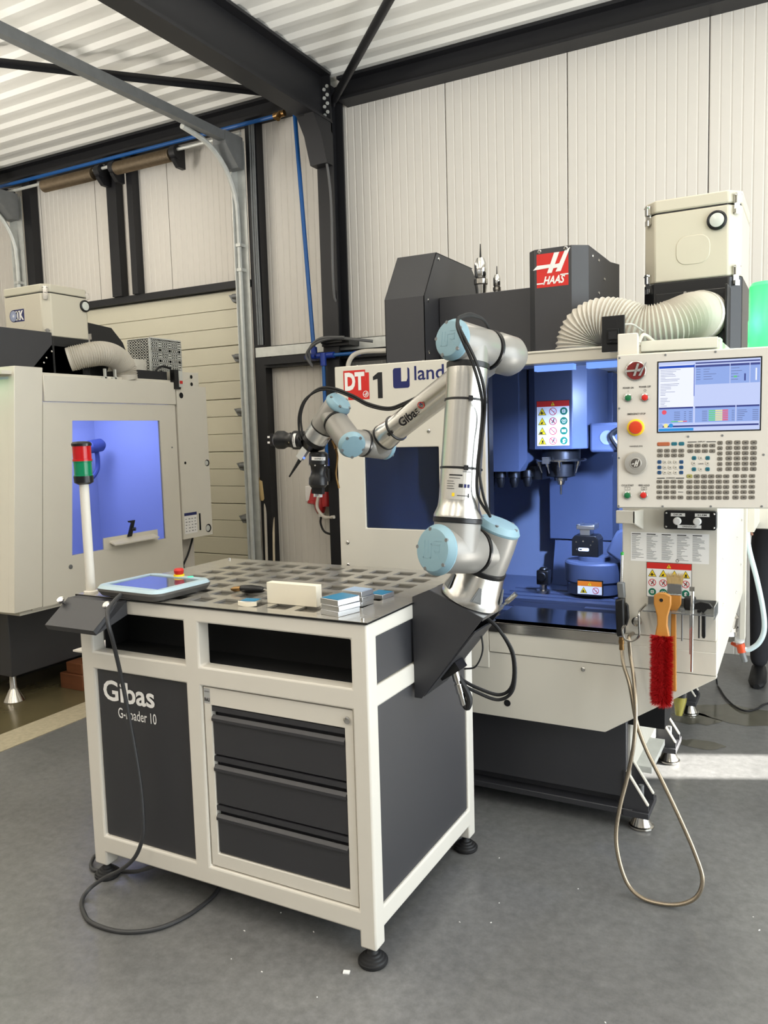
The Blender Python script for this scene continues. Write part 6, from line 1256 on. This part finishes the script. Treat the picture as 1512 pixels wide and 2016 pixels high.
f.build('emblem_print', [NAVY, PAPER, mat('print_silver', (170, 180, 205), 0.4)], mc2)
m = MB(); m.prism([(-3.10, MY0-0.004, 2.30), (-3.22, MY0-0.004, 2.335)] and [(-3.16+x, MY0+0.003, 2.285+z) for x, z in rr_poly(0.17, 0.15, 0.04)], (0, -0.0035, 0)); m.build('pressed_panel', CREAMF, mc2, bev=0.002)
m = MB(); m.prism([(-2.90, 1.27, 1.925), (-2.90, 1.44, 2.095), (-2.90, 1.66, 2.09), (-2.90, 1.66, 1.925)], (-0.02, 0, 0)); m.prism([(-2.92, 1.74, 1.92), (-2.92, 1.74, 2.26), (-2.92, 1.93, 2.245), (-2.92, 2.02, 2.16), (-2.92, 2.08, 2.03), (-2.92, 2.05, 2.03), (-2.92, 1.95, 2.12), (-2.92, 1.85, 1.92)], (-0.1, 0, 0)); m.build('inlet_box', BLACK, mc2)
m = MB()
for y, z in ((1.44, 2.06), (1.40, 2.02), (1.38, 1.99)): screw(m, (-2.90, y, z), (1, 0, 0), 0.006)
m.build('inlet_screws', CHROME, mc2)
duct([(-2.90, 1.56, 2.02), (-2.83, 1.63, 2.045), (-2.79, 1.72, 2.06), (-2.79, 1.82, 2.045), (-2.80, 1.90, 1.99), (-2.80, 1.915, 1.91)], 0.071, 'exhaust_duct', 'pale ribbed duct bending from the left mist collector into the roof', pitch=0.012)
m = MB(); m.box(-3.05, -2.85, 1.46, 1.60, 0.0, 0.10); m.box(-3.0, -2.86, 1.47, 1.58, 0.10, 0.17)
tag(m.build('timber_block', WOODB, bev=0.006), 'stacked brown timber blocks on the floor under the left machine', 'block')

# ------------------------------------------------------------------ person behind the mill, mostly hidden
per = thing('person', 'person in dark work trousers and black shoes standing behind the mill', 'person', (0.90, 3.25, 0))
def skin_body(name, joints, edges, mt, root, sub=2):
    me = bpy.data.meshes.new(name); inv = WM[per.name].inverted()
    me.from_pydata([inv @ V(j[0]) for j in joints], edges, []); me.materials.append(mt)
    o = bpy.data.objects.new(name, me); C.objects.link(o); o.parent = per; WM[o.name] = WM[per.name]
    sk_ = o.modifiers.new('skin', 'SKIN'); sk_.use_smooth_shade = True
    for i, j in enumerate(joints):
        r = j[1]; me.skin_vertices[0].data[i].radius = r if isinstance(r, tuple) else (r, r); me.skin_vertices[0].data[i].use_root = (i == root)
    s_ = o.modifiers.new('smooth', 'SUBSURF'); s_.levels = sub; s_.render_levels = sub
    return o
x, y = 0.92, 3.27
J = [((x, y, 0.93), (0.15, 0.11)), ((x, y, 1.10), (0.135, 0.095)), ((x, y-0.01, 1.28), (0.155, 0.105)), ((x, y, 1.42), (0.13, 0.085)), ((x, y-0.01, 1.50), 0.052), ((x, y-0.02, 1.56), 0.05),
     ((x-0.095, y, 0.86), 0.088), ((x-0.105, y-0.02, 0.50), 0.070), ((x-0.115, y+0.01, 0.075), 0.052), ((x+0.095, y, 0.86), 0.088), ((x+0.11, y-0.03, 0.50), 0.070), ((x+0.12, y, 0.075), 0.052),
     ((x-0.19, y, 1.41), 0.055), ((x-0.235, y+0.01, 1.14), 0.043), ((x-0.20, y-0.14, 0.95), 0.033), ((x+0.19, y, 1.41), 0.055), ((x+0.235, y+0.02, 1.14), 0.043), ((x+0.22, y-0.12, 0.94), 0.033)]
skin_body('body', J, [(0, 1), (1, 2), (2, 3), (3, 4), (4, 5), (0, 6), (6, 7), (7, 8), (0, 9), (9, 10), (10, 11), (3, 12), (12, 13), (13, 14), (3, 15), (15, 16), (16, 17)], TROUSER, 0)
m = MB()
hp = V((x, y-0.03, 1.66)); m.lathe(hp-V((0, 0, 0.115)), (0, 0, 1), [(0, 0.03), (0.02, 0.055), (0.06, 0.070), (0.115, 0.078), (0.165, 0.076), (0.205, 0.058), (0.228, 0.02)], 20)
m.prism([hp+V((-0.012, -0.075, -0.03)), hp+V((0.012, -0.075, -0.03)), hp+V((0.004, -0.075, 0.01)), hp+V((-0.004, -0.075, 0.01))], (0, -0.02, 0))
for s_ in (-1, 1): m.lathe(hp+V((0.076*s_, 0, -0.01)), (s_, 0.2, 0), [(0, 0.026), (0.012, 0.022)], 12)
m.build('head', SKIN, per)
m = MB(); m.lathe(hp+V((0, 0.012, 0.02)), (0, 0.12, 1), [(0, 0.082), (0.05, 0.083), (0.09, 0.066), (0.112, 0.02)], 20); m.build('hair', HAIR, per)
for s_ in (-1, 1):
    m = MB(); m.lathe(hp+V((0.03*s_, -0.073, 0.0)), (0, -1, 0), [(0, 0.010), (0.004, 0.007)], 10); m.build('eye', PAPER, per); m = MB(); m.lathe(hp+V((0.03*s_, -0.077, 0.0)), (0, -1, 0), [(0, 0.004), (0.001, 0.003)], 8); m.build('pupil', INK, per)
m = MB(); m.box(x-0.022, x+0.022, hp.y-0.068, hp.y-0.060, hp.z-0.066, hp.z-0.058); m.build('mouth', mat('lips', (170, 90, 85), 0.5), per, bev=0.003)
for s_, w_ in ((-1, J[14][0]), (1, J[17][0])):
    w_ = V(w_); hj = [(w_, 0.026), (w_+V((0, -0.05, -0.03)), (0.034, 0.018))]; he = [(0, 1)]
    for q in range(4):
        b_ = len(hj); o_ = (q-1.5)*0.019; L_ = (0.030, 0.034, 0.032, 0.025)[q]
        hj += [(w_+V((o_, -0.085, -0.055)), 0.0088), (w_+V((o_, -0.085-L_, -0.085)), 0.0082), (w_+V((o_, -0.085-L_*1.1, -0.115)), 0.0070)]; he += [(1, b_), (b_, b_+1), (b_+1, b_+2)]
    b_ = len(hj); hj += [(w_+V((-s_*0.036, -0.045, -0.035)), 0.011), (w_+V((-s_*0.052, -0.075, -0.055)), 0.009)]; he += [(1, b_), (b_, b_+1)]
    skin_body('hand', hj, he, SKIN, 0, 1)
for s_, ax in ((-1, J[8][0]), (1, J[11][0])):
    a_ = V(ax); m = MB(); prof = []
    for t, w_, h_ in ((-0.075, 0.030, 0.055), (-0.06, 0.040, 0.085), (0.0, 0.045, 0.10), (0.06, 0.047, 0.075), (0.13, 0.049, 0.052), (0.175, 0.040, 0.040), (0.20, 0.018, 0.028)): prof.append((t, w_, h_))
    vs = []; k = 12
    for t, w_, h_ in prof:
        for i in range(k): th = 2*PI*i/k; vs.append((a_.x+w_*math.cos(th), a_.y-t, max(0.0, h_/2+h_/2*math.sin(th)*1.15)))
    m.add(vs, [(j*k+i, j*k+(i+1) % k, (j+1)*k+(i+1) % k, (j+1)*k+i) for j in range(len(prof)-1) for i in range(k)]+[tuple(range(k)), tuple((len(prof)-1)*k+i for i in range(k))]); m.build('shoe', SHOE, per)
# small marks on the floor: oil by the feet of the mill, swarf
m = MB()
def blob(m, cx, cy, r, seed, z=0.0012, sx=1.0):
    rn = random.Random(seed); k = 28; ph = [rn.uniform(0, 6) for _ in range(4)]
    m.add([(cx+sx*r*math.cos(t)*(1+0.22*math.sin(2*t+ph[0])+0.14*math.sin(5*t+ph[1])), cy+r*math.sin(t)*(1+0.2*math.sin(3*t+ph[2])+0.1*math.sin(7*t+ph[3])), z) for t in [2*PI*i/k for i in range(k)]], [tuple(range(k))])
blob(m, 0.60, 2.10, 0.055, 1, sx=2.0); blob(m, 0.80, 2.62, 0.14, 2, sx=2.2); blob(m, 0.55, 2.45, 0.10, 4)
tag(m.build('oil_stains', OILM, smooth=False), kind='stuff')
m = MB(); rn = random.Random(11)
for _ in range(22):
    px, py = rn.uniform(-0.6, 1.0), rn.uniform(-0.5, 0.95); th = rn.uniform(0, 3.1); l_ = rn.uniform(0.0012, 0.0035); a_ = V((math.cos(th), math.sin(th), 0)); m.obox((px, py, 0.0012), a_*l_, V((-a_.y, a_.x, 0))*0.001, (0, 0, 0.0012))
m.obox((-0.075, -0.045, 0.002), V((0.009, 0.003, 0)), V((-0.002, 0.006, 0)), (0, 0, 0.002))
tag(m.build('swarf', PAPER, smooth=False), kind='stuff')
